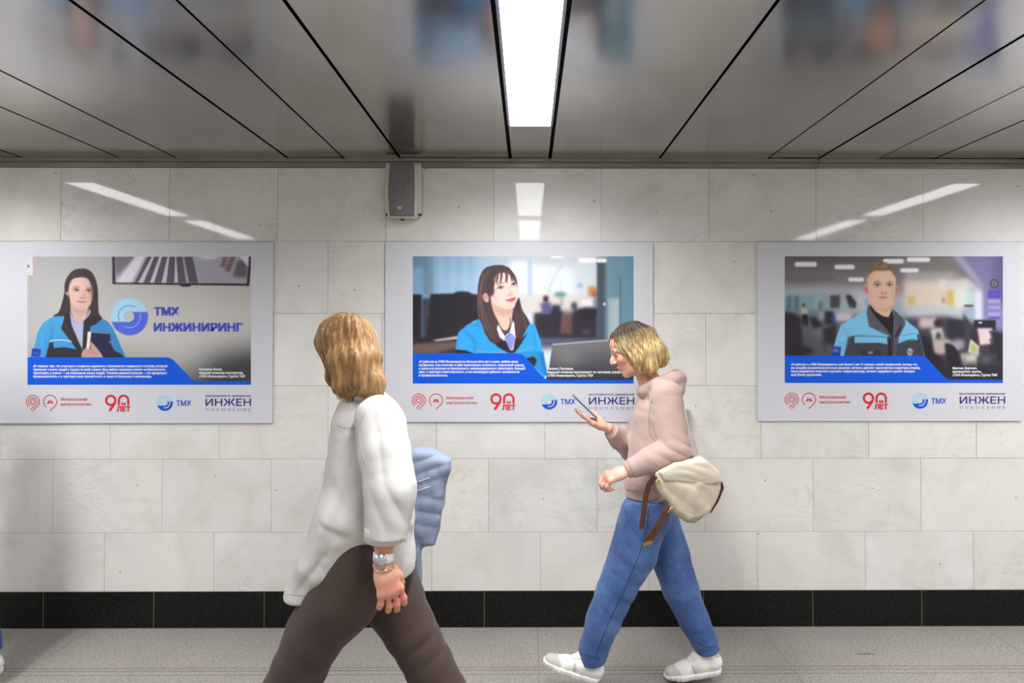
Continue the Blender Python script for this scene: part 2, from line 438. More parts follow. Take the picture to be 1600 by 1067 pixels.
    def rrect(s, x0, y0, x1, y1, r, col, blur=0.5, alpha=1.0):
        P = []
        for cx, cy, a in ((x1 - r, y0 + r, -90), (x1 - r, y1 - r, 0), (x0 + r, y1 - r, 90), (x0 + r, y0 + r, 180)):
            for k in range(7):
                t = math.radians(a + 15 * k); P.append((cx + r * math.cos(t), cy + r * math.sin(t)))
        s.poly(P, col, blur, alpha)
    def grad(s, stops, axis='v'):
        n = s.H if axis == 'v' else s.W
        t = np.linspace(0, 1, n); pos = [q[0] for q in stops]; c = np.array([q[1] for q in stops], float)
        g = np.stack([np.interp(t, pos, c[:, i]) for i in range(3)], 1)
        s.a[:] = g[:, None, :] if axis == 'v' else g[None, :, :]
    def soften(s, r): s.a = s.blur(s.a, r * s.K)

def hair_strands(p, paths, cols, w, blur=0.5, alpha=0.5, seed=1, jit=6, n=6):
    r = random.Random(seed)
    for pth in paths:
        for _ in range(n):
            dx, dy = r.gauss(0, jit), r.gauss(0, jit * 0.4)
            p.line([(x + dx, y + dy) for x, y in pth], w * r.uniform(0.5, 1.3), r.choice(cols), blur, alpha * r.uniform(0.4, 1), True)

def picture_logo_woman():
    p = Paint(43, 401, 349, 200)
    p.grad([(0, (171, 171, 171)), (0.25, (180, 179, 178)), (0.6, (187, 186, 182)), (0.8, (156, 155, 155)), (1, (110, 109, 110))])
    p.frame(0, 0, 1)
    p.rect(30, 395, 75, 620, (164, 164, 166), 18, 0.6)
    p.ell(300, 500, 95, 62, (190, 189, 185), 22, 0.8)
    p.frame(165, 395, 5.08)
    p.ell(1180, 1010, 460, 230, (57, 55, 61), 22, 0.95); p.ell(1120, 930, 110, 90, (61, 61, 63), 9, 0.8); p.ell(960, 960, 120, 70, (55, 55, 59), 10, 0.7)
    # monitor with the picture of a keyboard-like track
    p.poly([(52, 20), (1160, 20), (1140, 264), (54, 250)], (58, 52, 58)); p.ell(635, 262, 45, 9, (50, 45, 50))
    scr = [(76, 20), (1136, 20), (1118, 244), (78, 236)]
    p.poly(scr, (152, 148, 160), col2=(170, 168, 182))
    p.poly([(76, 28), (240, 28), (80, 190)], (118, 108, 116), 2, 0.9); p.poly([(240, 28), (318, 28), (205, 236), (84, 236)], (214, 212, 224), 1.5)
    for a, b, c, d in ((335, 368, 228, 258), (388, 426, 300, 350), (450, 492, 385, 442), (507, 552, 482, 545), (560, 606, 575, 640), (622, 690, 662, 735)):
        p.poly([(a, 28), (b, 28), (d, 238), (c, 238)], (86, 80, 92), 0.6, 0.95)
    for a, b, c, d in ((372, 386, 262, 298), (430, 448, 354, 383), (494, 505, 446, 480), (553, 559, 548, 572)):
        p.poly([(a, 28), (b, 28), (d, 238), (c, 238)], (205, 203, 216), 0.5, 0.8)
    p.poly([(690, 28), (1136, 28), (1118, 242), (740, 240)], (168, 166, 180), 1, 0.8, col2=(150, 148, 164))
    p.ell(820, 28, 80, 22, (222, 220, 232), 2, 0.9)
    p.line([(955, 28), (930, 118)], 46, (128, 112, 116), 1.2); p.line([(1015, 28), (965, 150)], 44, (120, 104, 106), 1.2)
    p.poly([(1040, 70), (1136, 40), (1120, 200), (1010, 190)], (92, 88, 96), 2, 0.9); p.poly([(1060, 28), (1136, 28), (1132, 115)], (214, 212, 226), 1.2)
    # corner notice
    p.frame(35, 395, 6.467)
    p.poly([(40, 30), (106, 30), (108, 230), (40, 230)], (222, 190, 192), 0.3); p.poly([(40, 30), (98, 30), (100, 222), (40, 222)], (206, 203, 203), 0.3)
    p.ell(62, 137, 9, 14, (60, 62, 90)); p.rect(55, 200, 92, 210, (222, 170, 170), 0.4)
    # round emblem on the wall of the picture
    cx, cy, R = 1080, 645, 186
    def part(keep, col, dx=0, dy=0):
        ys, xs = np.mgrid[0:p.H, 0:p.W]
        u = ((xs + 0.5) / p.K + p.x0 - 35) * 6.467; v = ((ys + 0.5) / p.K + p.y0 - 395) * 6.467
        u = (u - cx - dx) / R; v = -(v - cy - dy) / R
        r = np.hypot(u, v); m = keep(u, v, r).astype(float)
        p._put((slice(None), slice(None)), p.blur(m, 0.5), col, 1.0)
    part(lambda u, v, r: (r < 1) & (r > 0.28), (150, 148, 150), 6, 6)
    part(lambda u, v, r: (r < 1) & (r > 0.27) & np.where(u < 0, v > -0.27, v > 0.26), (160, 206, 234))
    part(lambda u, v, r: (r < 1) & (r > 0.27) & np.where(u < 0, v <= -0.31, v <= 0.22), (78, 100, 216))
    part(lambda u, v, r: (r < 0.63) & (r > 0.56) & np.where(u < 0, v > -0.25, (v > 0.5)), (120, 160, 190))
    part(lambda u, v, r: (r < 0.63) & (r > 0.57) & (u > -0.3) & np.where(u < 0, v < -0.4, v < 0.2), (142, 150, 214))
    # the woman
    hair, hi = (66, 54, 58), (98, 82, 84)
    p.poly([(590, 162), (650, 168), (705, 205), (742, 280), (760, 380), (764, 520), (772, 610), (806, 664), (780, 712), (712, 722), (640, 690), (500, 640),
            (440, 650), (380, 656), (312, 640), (370, 600), (405, 500), (425, 400), (430, 320), (460, 240), (520, 180)], hair, 0.6, smooth=True)
    p.poly([(486, 470), (665, 470), (664, 560), (650, 640), (615, 700), (560, 690), (500, 620), (484, 560)], (206, 174, 160), 0.6, smooth=True)
    p.poly([(490, 510), (560, 575), (640, 575), (670, 520), (664, 590), (600, 620), (520, 590)], (176, 142, 128), 3, 0.75, smooth=True)
    p.poly([(470, 330), (484, 285), (525, 258), (600, 248), (660, 262), (700, 318), (714, 390), (708, 470), (684, 528), (642, 566), (592, 574), (542, 556), (502, 515), (480, 462), (468, 400)], (214, 180, 168), 0.6, smooth=True)
    p.ell(560, 330, 75, 55, (230, 198, 186), 7, 0.8); p.ell(690, 420, 26, 110, (182, 146, 138), 5, 0.7); p.ell(560, 440, 45, 36, (226, 190, 178), 6, 0.7)
    p.ell(452, 400, 16, 46, (206, 160, 148), 0.8, rot=-8); p.ell(460, 457, 11, 10, (226, 222, 216)); p.ell(460, 457, 5, 5, (120, 110, 100))
    for x, y, w in ((548, 378, 32), (670, 386, 30)):
        p.ell(x, y - 2, w + 4, 17, (188, 148, 138), 2.0, 0.8); p.ell(x, y, w, 9.5, (214, 196, 192), 0.6); p.ell(x + 2, y - 1, 14, 11, (62, 50, 50), 0.8)
        p.line([(x - w, y + 2), (x - 6, y - 13), (x + w, y + 2)], 6, (64, 48, 46), 0.4)
    p.line([(500, 362), (545, 344), (585, 356)], 9, (110, 84, 78), 0.9, taper=True); p.line([(640, 362), (672, 358), (702, 370)], 9, (110, 84, 78), 0.9, taper=True)
    p.line([(618, 380), (628, 430), (636, 452)], 9, (180, 140, 130), 1.5, 0.8); p.ell(612, 452, 32, 13, (190, 140, 132), 1.8, 0.8); p.ell(596, 462, 8, 4, (140, 96, 90)); p.ell(630, 462, 8, 4, (140, 96, 90))
    p.line([(552, 488), (600, 497), (648, 493)], 15, (180, 112, 112), 0.8, taper=True); p.line([(550, 487), (600, 498), (650, 492)], 4, (130, 78, 80), 0.5, 0.9)
    p.ell(600, 545, 45, 14, (196, 158, 146), 4, 0.6)
    # parting and fringe hair in front of the temples
    p.poly([(592, 170), (600, 236), (520, 258), (478, 310), (462, 388), (436, 395), (434, 310), (470, 230), (530, 178)], hair, 0.8, smooth=True)
    p.poly([(596, 170), (612, 238), (665, 262), (700, 318), (716, 400), (706, 520), (668, 575), (690, 640), (712, 720), (790, 700), (800, 664), (768, 600), (762, 400), (742, 280), (700, 205), (650, 170)], hair, 0.8, smooth=True)
    p.poly([(436, 420), (475, 470), (486, 560), (478, 640), (430, 652), (360, 655), (318, 640), (372, 600), (405, 510)], (58, 48, 54), 0.8, smooth=True)
    hair_strands(p, [[(600, 180), (690, 260), (735, 420), (735, 640)], [(610, 190), (700, 300), (718, 520), (740, 690)], [(590, 180), (500, 230), (455, 330)], [(430, 430), (430, 560), (380, 640)]], [hi, (86, 72, 76), (50, 42, 46)], 10, 0.8, 0.55, 3, 10)
    # shirt, jacket, book, hand
    p.poly([(478, 590), (522, 665), (562, 702), (612, 692), (655, 640), (680, 560), (690, 600), (650, 690), (640, 960), (600, 975), (545, 860), (492, 730)], (172, 174, 206), 0.6)
    p.line([(500, 640), (520, 700), (565, 705)], 5, (140, 140, 176), 0.6); p.line([(612, 700), (622, 840), (620, 960)], 5, (138, 140, 176), 0.7, 0.8); p.line([(575, 730), (600, 900)], 8, (196, 198, 222), 1.2, 0.6)
    p.poly([(330, 642), (425, 640), (398, 760), (470, 860), (560, 975), (300, 1060), (80, 1060), (128, 930), (160, 790), (215, 705), (275, 664)], (72, 154, 206), 0.6, col2=(62, 142, 200))
    p.poly([(668, 745), (720, 735), (805, 660), (868, 700), (920, 770), (985, 920), (1050, 1060), (850, 1060), (660, 900)], (58, 132, 186), 0.6)
    p.line([(290, 690), (300, 800), (285, 900)], 16, (54, 126, 180), 2.2, 0.8); p.line([(170, 800), (210, 850), (190, 960)], 12, (96, 178, 226), 2.5, 0.7); p.line([(930, 830), (960, 930), (1000, 1040)], 18, (46, 108, 160), 2.5, 0.7); p.line([(225, 860), (255, 960), (235, 1040)], 14, (52, 122, 176), 2, 0.7)
    dk = (50, 46, 54)
    p.poly([(430, 635), (480, 610), (498, 730), (548, 850), (605, 975), (560, 990), (470, 870), (392, 765)], dk, 0.6); p.poly([(620, 690), (690, 625), (802, 668), (745, 722), (690, 745), (668, 860), (640, 970), (606, 985)], dk, 0.6)
    p.poly([(276, 905), (310, 900), (318, 962), (430, 952), (560, 978), (640, 975), (640, 1060), (236, 1060)], dk, 0.6); p.line([(440, 690), (450, 780), (540, 900)], 8, (76, 70, 78), 1.5, 0.7)
    p.poly([(885, 905), (930, 985), (1010, 1030), (1030, 1060), (850, 1060)], (44, 42, 54), 0.8); p.line([(278, 902), (322, 882), (440, 884), (500, 898)], 8, (226, 232, 240), 0.4)
    p.poly([(690, 800), (888, 813), (894, 960), (880, 1060), (780, 1060), (680, 970)], (42, 42, 70), 0.6); p.poly([(660, 795), (697, 800), (674, 978), (648, 972)], (226, 214, 200), 0.5); p.line([(690, 803), (880, 815)], 5, (190, 188, 200), 0.4)
    p.poly([(612, 985), (655, 968), (690, 976), (680, 892), (700, 905), (752, 960), (806, 1060), (612, 1060)], (188, 148, 136), 0.6, smooth=True); p.line([(690, 980), (720, 1010), (760, 1020)], 6, (150, 110, 100), 1, 0.8); p.line([(625, 1010), (690, 1005)], 5, (150, 112, 102), 0.9, 0.7)
    p.poly([(100, 965), (188, 972), (178, 1052), (92, 1045)], (38, 60, 160), 0.5); p.line([(112, 1010), (168, 1016)], 14, (120, 134, 200), 1.4, 0.6); p.ell(882, 903, 7, 5, (220, 222, 230), 0.5)
    return p

def picture_office_woman():
    p = Paint(645, 400.5, 345, 199)
    p.frame(640, 395, 5.08)
    p.grad([(0, (128, 160, 192)), (0.16, (146, 178, 208)), (0.4, (166, 192, 216)), (0.5, (196, 206, 216)), (0.63, (212, 218, 226)), (0.8, (196, 204, 210)), (1, (120, 138, 150))], 'h')
    p.rect(20, 20, 180, 340, (92, 120, 140), 3, 0.75); p.rect(20, 115, 110, 340, (124, 160, 200), 3, 0.8); p.rect(150, 20, 186, 340, (120, 142, 156), 2, 0.8); p.rect(190, 20, 545, 160, (118, 152, 186), 9, 0.55)
    for x in (240, 330, 430, 530): p.rect(x, 30, x + 26, 330, (170, 200, 226), 3, 0.5)
    p.rect(545, 20, 1200, 80, (176, 182, 190), 6, 0.8); p.rect(800, 70, 940, 330, (222, 230, 240), 5, 0.9); p.rect(942, 60, 972, 350, (150, 172, 202), 2, 0.85); p.rect(975, 80, 1100, 340, (218, 226, 232), 5, 0.8)
    p.rect(860, 340, 1200, 480, (206, 196, 190), 5, 0.9)
    p.frame(840, 395, 5.08)
    p.rect(-20, 30, 480, 95, (186, 190, 196), 5, 0.9); p.poly([(180, 95), (205, 95), (110, 260), (95, 330), (80, 330), (90, 250)], (176, 184, 192), 2, 0.8); p.rect(130, 150, 290, 340, (216, 226, 236), 6, 0.8); p.rect(300, 100, 475, 260, (196, 206, 214), 6, 0.8)
    p.rect(180, 210, 192, 340, (178, 192, 206), 1.5, 0.6); p.rect(0, 340, 475, 480, (204, 194, 190), 5, 0.8); p.ell(335, 262, 25, 16, (140, 160, 205), 2, 0.9); p.ell(58, 270, 14, 24, (196, 206, 180), 2, 0.8)
    p.rect(400, 268, 472, 350, (190, 134, 84), 2.2, 0.95); p.ell(455, 330, 24, 30, (140, 84, 70), 2.4, 0.9); p.ell(180, 332, 50, 20, (76, 130, 112), 2.4, 0.9); p.rect(180, 345, 200, 420, (130, 130, 140), 2, 0.7)
    p.poly([(350, 375), (440, 365), (445, 440), (350, 450)], (222, 216, 222), 2.2); p.rect(445, 360, 475, 440, (70, 90, 120), 2.5, 0.8); p.ell(290, 430, 24, 40, (56, 52, 64), 2.5)
    p.poly([(-30, 480), (70, 470), (480, 440), (480, 690), (-30, 690)], (48, 43, 52), 2.5); p.poly([(180, 480), (275, 480), (272, 645), (178, 640)], (104, 74, 72), 2.2, 0.95); p.rect(200, 440, 280, 480, (182, 178, 178), 3, 0.8)
    p.ell(400, 480, 90, 45, (42, 38, 46), 3); p.poly([(20, 400), (100, 390), (118, 480), (40, 490)], (88, 82, 128), 2.2); p.ell(65, 368, 22, 28, (56, 46, 56), 1.8); p.poly([(110, 415), (180, 415), (190, 500), (170, 600), (95, 600)], (46, 42, 56), 2.4); p.ell(385, 625, 40, 14, (92, 92, 118), 3, 0.8)
    p.rect(-40, 676, 560, 760, (58, 62, 88), 5, 0.95)
    p.rect(470, 40, 552, 760, (70, 80, 92), 1.4); p.rect(530, 40, 556, 760, (96, 116, 130), 1.2, 0.9); p.rect(555, 20, 665, 800, (104, 136, 150), 1.2); p.rect(560, 360, 652, 800, (150, 166, 174), 1.5, 0.95); p.rect(585, 375, 640, 800, (168, 180, 186), 2.5, 0.7); p.rect(664, 20, 780, 800, (98, 138, 158), 1.0); p.rect(650, 190, 666, 800, (84, 110, 124), 0.8, 0.9)
    p.rrect(322, 42, 468, 80, 18, (230, 232, 238), 1.0); p.rrect(466, 44, 550, 80, 18, (226, 228, 234), 1.0); p.ell(155, 34, 60, 6, (240, 242, 246), 1.5); p.ell(530, 408, 9, 12, (220, 224, 226), 0.8)
    # dark screens and desk on the left
    p.frame(640, 395, 5.08)
    p.rect(10, 332, 96, 720, (40, 37, 44), 1.2); p.rect(95, 360, 175, 720, (52, 52, 64), 2.5, 0.9); p.poly([(166, 328), (345, 325), (372, 312), (410, 306), (470, 312), (500, 330), (560, 332), (560, 700), (130, 700), (150, 500)], (42, 39, 46), 1.3)
    p.rect(10, 680, 420, 800, (50, 45, 52), 2); p.poly([(180, 694), (400, 658), (400, 682), (205, 704)], (196, 186, 184), 1.2); p.poly([(20, 725), (200, 712), (400, 700), (360, 800), (20, 800)], (108, 86, 80), 2.2); p.poly([(230, 790), (400, 750), (400, 800), (230, 800)], (52, 46, 54), 2); p.line([(60, 690), (200, 690)], 18, (36, 33, 40), 2)
    p.ell(145, 480, 12, 14, (84, 84, 96), 2, 0.8); p.ell(292, 618, 14, 8, (70, 66, 74), 1.5, 0.8)
    # laptop lid, front right
    p.frame(840, 395, 5.08)
    p.poly([(118, 728), (600, 688), (800, 672), (800, 1030), (60, 1030), (92, 900)], (128, 127, 130), 0.7, col2=(46, 46, 52)); p.line([(118, 728), (600, 690), (800, 674)], 10, (172, 176, 182), 0.6, smooth=False); p.ell(240, 830, 110, 60, (150, 148, 150), 9, 0.5)
    # the woman
    p.frame(700, 400, 6.669)
    hair, hi = (74, 60, 66), (122, 94, 86)
    p.poly([(540, 98), (625, 120), (685, 190), (722, 290), (742, 450), (772, 560), (826, 650), (856, 722), (840, 792), (770, 862), (715, 884), (640, 800), (560, 870), (500, 918), (430, 880), (380, 800), (310, 744), (345, 690), (316, 640), (310, 420), (318, 300), (335, 215), (375, 140), (445, 105)], hair, 0.5, smooth=True)
    p.line([(322, 300), (318, 480), (330, 660)], 16, (176, 150, 136), 1.5, 0.6, True)
    p.poly([(450, 470), (560, 545), (672, 550), (662, 690), (618, 778), (560, 755), (505, 670)], (222, 186, 170), 0.6, smooth=True); p.poly([(455, 500), (560, 556), (690, 540), (668, 610), (560, 620), (480, 570)], (190, 146, 132), 3, 0.75, smooth=True); p.line([(650, 640), (640, 740), (595, 790)], 7, (60, 46, 50), 0.6)
    p.poly([(484, 240), (520, 185), (600, 172), (664, 205), (704, 270), (728, 340), (740, 405), (728, 480), (700, 532), (640, 556), (570, 546), (500, 510), (456, 470), (440, 400), (456, 310)], (232, 200, 188), 0.5, smooth=True)
    p.ell(600, 270, 60, 70, (240, 212, 202), 6, 0.7); p.ell(540, 430, 55, 45, (240, 206, 194), 6, 0.7); p.ell(470, 420, 26, 70, (206, 166, 152), 4, 0.6, rot=-12); p.ell(650, 535, 50, 16, (204, 166, 152), 4, 0.6)
    p.ell(388, 432, 34, 52, (214, 164, 154), 0.8, rot=-18); p.ell(392, 432, 16, 30, (184, 126, 120), 1.2, 0.8, rot=-18); p.ell(410, 470, 12, 10, (226, 208, 200)); p.line([(425, 500), (430, 570)], 4, (190, 190, 200), 0.4); p.ell(432, 578, 7, 8, (220, 222, 230), 0.4)
    for x, y, w, rt in ((548, 333, 34, -16), (686, 296, 24, -20)):
        p.ell(x, y - 4, w + 6, 20, (198, 156, 144), 2, 0.8, rot=rt); p.ell(x, y, w, 12, (222, 210, 208), 0.6, rot=rt); p.ell(x + 2, y - 1, 14, 13, (66, 56, 62), 0.8)
        p.line([(x - w, y + 12), (x - 6, y - 14), (x + w, y - 8)], 8, (52, 40, 44), 0.5)
    p.line([(500, 305), (545, 285), (590, 283)], 12, (116, 88, 82), 1.0, 0.9, True); p.line([(655, 262), (690, 252), (706, 262)], 9, (116, 88, 82), 1.0, 0.8, True)
    p.line([(632, 310), (645, 360), (668, 385)], 9, (206, 164, 152), 1.6, 0.7); p.ell(650, 402, 30, 12, (204, 154, 144), 1.8, 0.8, rot=-12); p.ell(634, 408, 8, 5, (150, 100, 96)); p.ell(664, 398, 7, 4, (150, 100, 96))
    p.poly([(598, 462), (640, 450), (665, 440), (684, 438), (706, 432), (698, 458), (665, 478), (630, 474)], (214, 88, 92), 0.7, smooth=True); p.line([(592, 462), (650, 458), (708, 432)], 5, (150, 60, 66), 0.6, 0.9)
    # fringe and side hair
    p.poly([(420, 130), (540, 98), (630, 125), (690, 200), (718, 292), (700, 262), (650, 200), (560, 175), (490, 215), (484, 300), (440, 420), (400, 385), (330, 420), (315, 330), (345, 200)], hair, 0.6, smooth=True)
    hair_strands(p, [[(520, 130), (515, 200), (505, 290)], [(550, 130), (560, 200), (548, 280)], [(590, 135), (610, 200), (604, 282)], [(620, 140), (660, 200), (672, 262)], [(640, 150), (690, 215), (712, 290)]], [hair, (98, 76, 76), (84, 66, 68)], 11, 0.6, 0.75, 5, 7, 9)
    p.poly([(470, 300), (484, 380), (440, 430), (436, 360), (450, 310)], hair, 1.0, 0.9, smooth=True); p.poly([(335, 430), (400, 490), (440, 480), (470, 580), (530, 700), (575, 860), (500, 920), (430, 880), (370, 790), (312, 742), (345, 690), (320, 560)], hair, 0.7, smooth=True)
    p.poly([(690, 540), (738, 440), (770, 560), (830, 655), (856, 725), (835, 795), (760, 862), (712, 880), (690, 800), (668, 660)], (66, 52, 58), 0.7, smooth=True)
    hair_strands(p, [[(380, 180), (345, 330), (350, 520), (400, 760)], [(450, 130), (380, 240), (345, 400)], [(420, 500), (460, 640), (500, 860)], [(360, 560), (400, 700), (470, 860)], [(740, 560), (790, 680), (800, 800)], [(710, 560), (740, 720), (740, 860)]], [hi, (98, 78, 76), (54, 44, 50)], 13, 0.9, 0.6, 9, 12, 12)
    # shirt and jacket
    p.poly([(520, 712), (600, 850), (590, 880), (540, 850), (510, 760)], (232, 230, 238), 0.5); p.poly([(678, 668), (690, 700), (706, 858), (690, 850), (640, 800)], (226, 224, 236), 0.5); p.poly([(590, 860), (650, 800), (690, 830), (700, 860), (662, 985), (620, 920)], (136, 144, 218), 0.6); p.line([(590, 862), (650, 812)], 9, (82, 90, 160), 0.8); p.line([(640, 850), (660, 960)], 10, (110, 118, 196), 1, 0.8)
    bl = (48, 156, 226)
    p.poly([(108, 795), (200, 718), (320, 655), (360, 725), (380, 800), (440, 895), (560, 960), (660, 1030), (70, 1060), (80, 960)], bl, 0.6); p.poly([(680, 1000), (760, 870), (852, 700), (912, 728), (962, 880), (992, 1060), (1010, 1300), (700, 1200)], bl, 0.6)
    p.line([(170, 790), (250, 850), (285, 920), (280, 1000)], 14, (34, 112, 176), 2, 0.9); p.line([(150, 830), (200, 900), (120, 950)], 22, (78, 180, 240), 3, 0.8); p.line([(890, 780), (910, 900), (900, 1010)], 14, (36, 120, 184), 2, 0.8); p.line([(330, 680), (300, 720), (350, 760)], 10, (36, 118, 180), 1.5, 0.8); p.poly([(250, 690), (300, 665), (270, 700)], (206, 196, 160), 1, 0.8); p.line([(930, 830), (960, 930), (975, 1040)], 18, (76, 176, 236), 3, 0.7)
    p.poly([(78, 972), (190, 985), (270, 1015), (270, 1060), (60, 1060)], (44, 38, 46), 0.7); p.line([(290, 985), (420, 998), (600, 1004)], 6, (170, 160, 150), 0.5); p.line([(730, 1004), (820, 970), (900, 950)], 6, (170, 160, 150), 0.5)
    p.poly([(400, 830), (440, 880), (500, 918), (560, 880), (600, 880), (650, 985), (680, 985), (700, 870), (760, 862), (830, 800), (760, 920), (692, 1010), (640, 1015), (520, 950)], (44, 38, 46), 0.7)
    p.frame(640, 395, 5.08)
    p.poly([(850, 790), (1062, 780), (1080, 900), (1095, 990), (1020, 930), (930, 845)], (40, 138, 206), 0.6); p.poly([(925, 838), (985, 822), (1010, 850), (990, 905)], (46, 38, 46), 0.8); p.line([(1040, 800), (1070, 900), (1085, 970)], 22, (30, 100, 160), 2, 0.8)
    return p

def picture_office_man():
    p = Paint(1226, 400.5, 341, 198)
    p.frame(1220, 395, 5.083)
    p.grad([(0, (96, 92, 96)), (0.12, (112, 107, 110)), (0.26, (134, 130, 136)), (0.34, (166, 162, 172)), (0.4, (150, 160, 172)), (0.55, (132, 146, 156)), (0.68, (92, 96, 104)), (0.8, (74, 72, 80)), (1, (54, 50, 58))])
    p.rect(0, 300, 380, 470, (112, 148, 160), 4, 0.8); p.rect(0, 200, 420, 222, (92, 90, 96), 3, 0.7); p.poly([(20, 285), (400, 270), (640, 280), (640, 320), (20, 330)], (186, 182, 198), 5, 0.7); p.poly([(560, 300), (640, 300), (720, 420), (690, 430)], (150, 180, 200), 4, 0.8); p.rect(580, 300, 760, 470, (196, 190, 204), 8, 0.7)
    for x in (50, 110): p.rect(x, 345, x + 32, 455, (66, 92, 106), 2.5, 0.85)
    p.rect(270, 350, 340, 460, (150, 178, 184), 3, 0.8); p.rect(300, 385, 330, 460, (70, 84, 92), 2.5, 0.8); p.rect(392, 340, 470, 440, (62, 64, 68), 1.6, 0.95); p.poly([(515, 335), (550, 335), (600, 395), (595, 440), (540, 440)], (52, 48, 56), 1.6); p.rect(470, 420, 560, 470, (150, 180, 172), 4, 0.7); p.ell(682, 390, 16, 26, (110, 140, 200), 2.5, 0.9)
    p.poly([(20, 470), (440, 470), (460, 520), (620, 500), (620, 830), (20, 830)], (76, 78, 88), 5, 0.8)
    p.rect(430, 480, 560, 545, (206, 196, 206), 3, 0.9); p.poly([(345, 470), (410, 465), (430, 560), (350, 570)], (44, 42, 52), 2); p.rect(405, 500, 432, 552, (70, 74, 170), 1.8, 0.9)
    p.ell(180, 415, 14, 16, (96, 70, 60), 1.2); p.poly([(158, 440), (212, 440), (220, 495), (165, 500)], (164, 164, 152), 1.5); p.poly([(168, 490), (215, 490), (216, 580), (196, 585), (192, 520), (186, 585), (172, 570)], (34, 30, 36), 1.2)
    p.poly([(30, 470), (100, 480), (160, 520), (170, 700), (190, 820), (20, 820)], (44, 40, 48), 2.5); p.poly([(225, 515), (290, 520), (330, 590), (260, 600)], (42, 38, 44), 2); p.poly([(330, 610), (440, 560), (440, 740), (350, 720)], (44, 40, 48), 3); p.ell(320, 500, 26, 40, (150, 156, 170), 2.5, 0.8); p.line([(340, 690), (350, 790)], 12, (40, 38, 44), 2); p.ell(160, 780, 100, 40, (40, 36, 44), 3); p.ell(300, 640, 22, 40, (120, 122, 136), 4, 0.7)
    # right half
    p.frame(1420, 395, 5.084)
    p.rect(-70, 30, 420, 150, (124, 117, 116), 5, 0.9); p.poly([(-30, 150), (360, 150), (450, 215), (-30, 215)], (166, 160, 158), 3, 0.8); p.rect(-40, 215, 480, 440, (208, 194, 184), 4); p.rect(230, 210, 300, 430, (212, 206, 204), 3, 0.8); p.poly([(300, 235), (480, 215), (600, 290), (600, 310), (300, 300)], (196, 196, 200), 4, 0.8); p.rect(240, 300, 300, 440, (206, 184, 160), 2.5, 0.7)
    p.rect(302, 298, 362, 428, (204, 172, 92), 2, 0.95); p.rect(-10, 345, 50, 430, (196, 170, 96), 3, 0.9); p.rect(365, 295, 460, 440, (206, 214, 206), 3, 0.9); p.rect(452, 300, 518, 420, (178, 206, 214), 3, 0.8); p.rect(520, 300, 590, 540, (212, 214, 228), 3, 0.9); p.ell(275, 380, 12, 24, (130, 110, 100), 2, 0.8); p.rect(-20, 430, 440, 520, (196, 198, 200), 5, 0.8)
    p.poly([(345, 25), (780, 25), (780, 640), (690, 620), (595, 540), (590, 300), (480, 190)], (118, 110, 154), 3, col2=(134, 126, 172)); p.poly([(345, 25), (420, 25), (600, 270), (575, 290)], (160, 156, 176), 3, 0.9); p.rect(680, 25, 780, 400, (80, 74, 116), 9, 0.75); p.rect(360, 150, 420, 200, (130, 124, 126), 3, 0.7)
    p.ell(678, 246, 35, 37, (66, 62, 76), 0.9); p.ell(678, 246, 22, 24, (136, 122, 150), 1.0); p.ell(678, 246, 10, 18, (90, 80, 100), 1)
    p.rect(630, 300, 726, 366, (72, 70, 176), 1.2); p.rect(642, 318, 712, 348, (104, 84, 150), 2, 0.9); p.rect(630, 370, 726, 515, (160, 154, 196), 1.5, 0.9); p.rect(632, 402, 724, 420, (112, 106, 176), 1.5); p.rect(632, 450, 724, 470, (112, 106, 176), 1.5); p.rect(632, 508, 724, 526, (82, 80, 178), 1.2)
    # desks and people behind
    p.poly([(-60, 520), (300, 505), (520, 560), (780, 640), (780, 1030), (-60, 1030)], (62, 57, 66), 4, 0.95); p.rect(80, 515, 220, 600, (206, 186, 190), 3, 0.9); p.poly([(300, 530), (440, 540), (450, 700), (310, 690)], (46, 46, 58), 2.2); p.ell(232, 560, 34, 32, (56, 40, 46), 2); p.poly([(168, 610), (262, 595), (285, 680), (200, 710)], (190, 190, 196), 2.2); p.ell(235, 670, 22, 40, (52, 44, 52), 2.4); p.poly([(180, 690), (300, 680), (420, 760), (240, 815), (190, 790)], (176, 158, 156), 2.5); p.rect(350, 690, 440, 760, (168, 160, 186), 3, 0.8)
    p.poly([(430, 450), (515, 440), (520, 510), (470, 530), (430, 500)], (150, 168, 186), 2.2); p.poly([(440, 416), (510, 416), (512, 428), (440, 430)], (46, 38, 44), 1.2); p.poly([(430, 480), (470, 530), (490, 600), (440, 600)], (56, 54, 70), 2)
    p.rect(520, 535, 690, 615, (40, 38, 46), 1.2); p.ell(568, 556, 16, 8, (210, 214, 224), 1); p.poly([(540, 600), (660, 598), (672, 720), (560, 735)], (212, 190, 194), 1.6); p.poly([(480, 610), (540, 605), (560, 740), (500, 720)], (50, 46, 54), 2)
    p.poly([(490, 685), (560, 745), (550, 820), (470, 790)], (206, 206, 190), 1.2); p.poly([(500, 705), (550, 750), (542, 800), (482, 780)], (172, 170, 116), 1.2); p.poly([(410, 800), (560, 790), (560, 900), (410, 900)], (166, 160, 158), 2.4); p.poly([(460, 830), (520, 810), (540, 850), (430, 900)], (196, 190, 186), 1.5)
    p.poly([(285, 740), (320, 722), (375, 760), (418, 880), (415, 940), (330, 930)], (38, 33, 40), 1.6, smooth=True); p.poly([(545, 820), (700, 815), (700, 910), (545, 910)], (64, 62, 68), 2); p.rect(580, 830, 640, 890, (96, 104, 120), 3, 0.7)
    for k in range(9): p.line([(640 + 6 * (k % 3), 625 + 22 * k), (700, 650 + 16 * k), (750, 700 + 10 * k)], 17, (42, 40, 46), 1.2, 0.95)
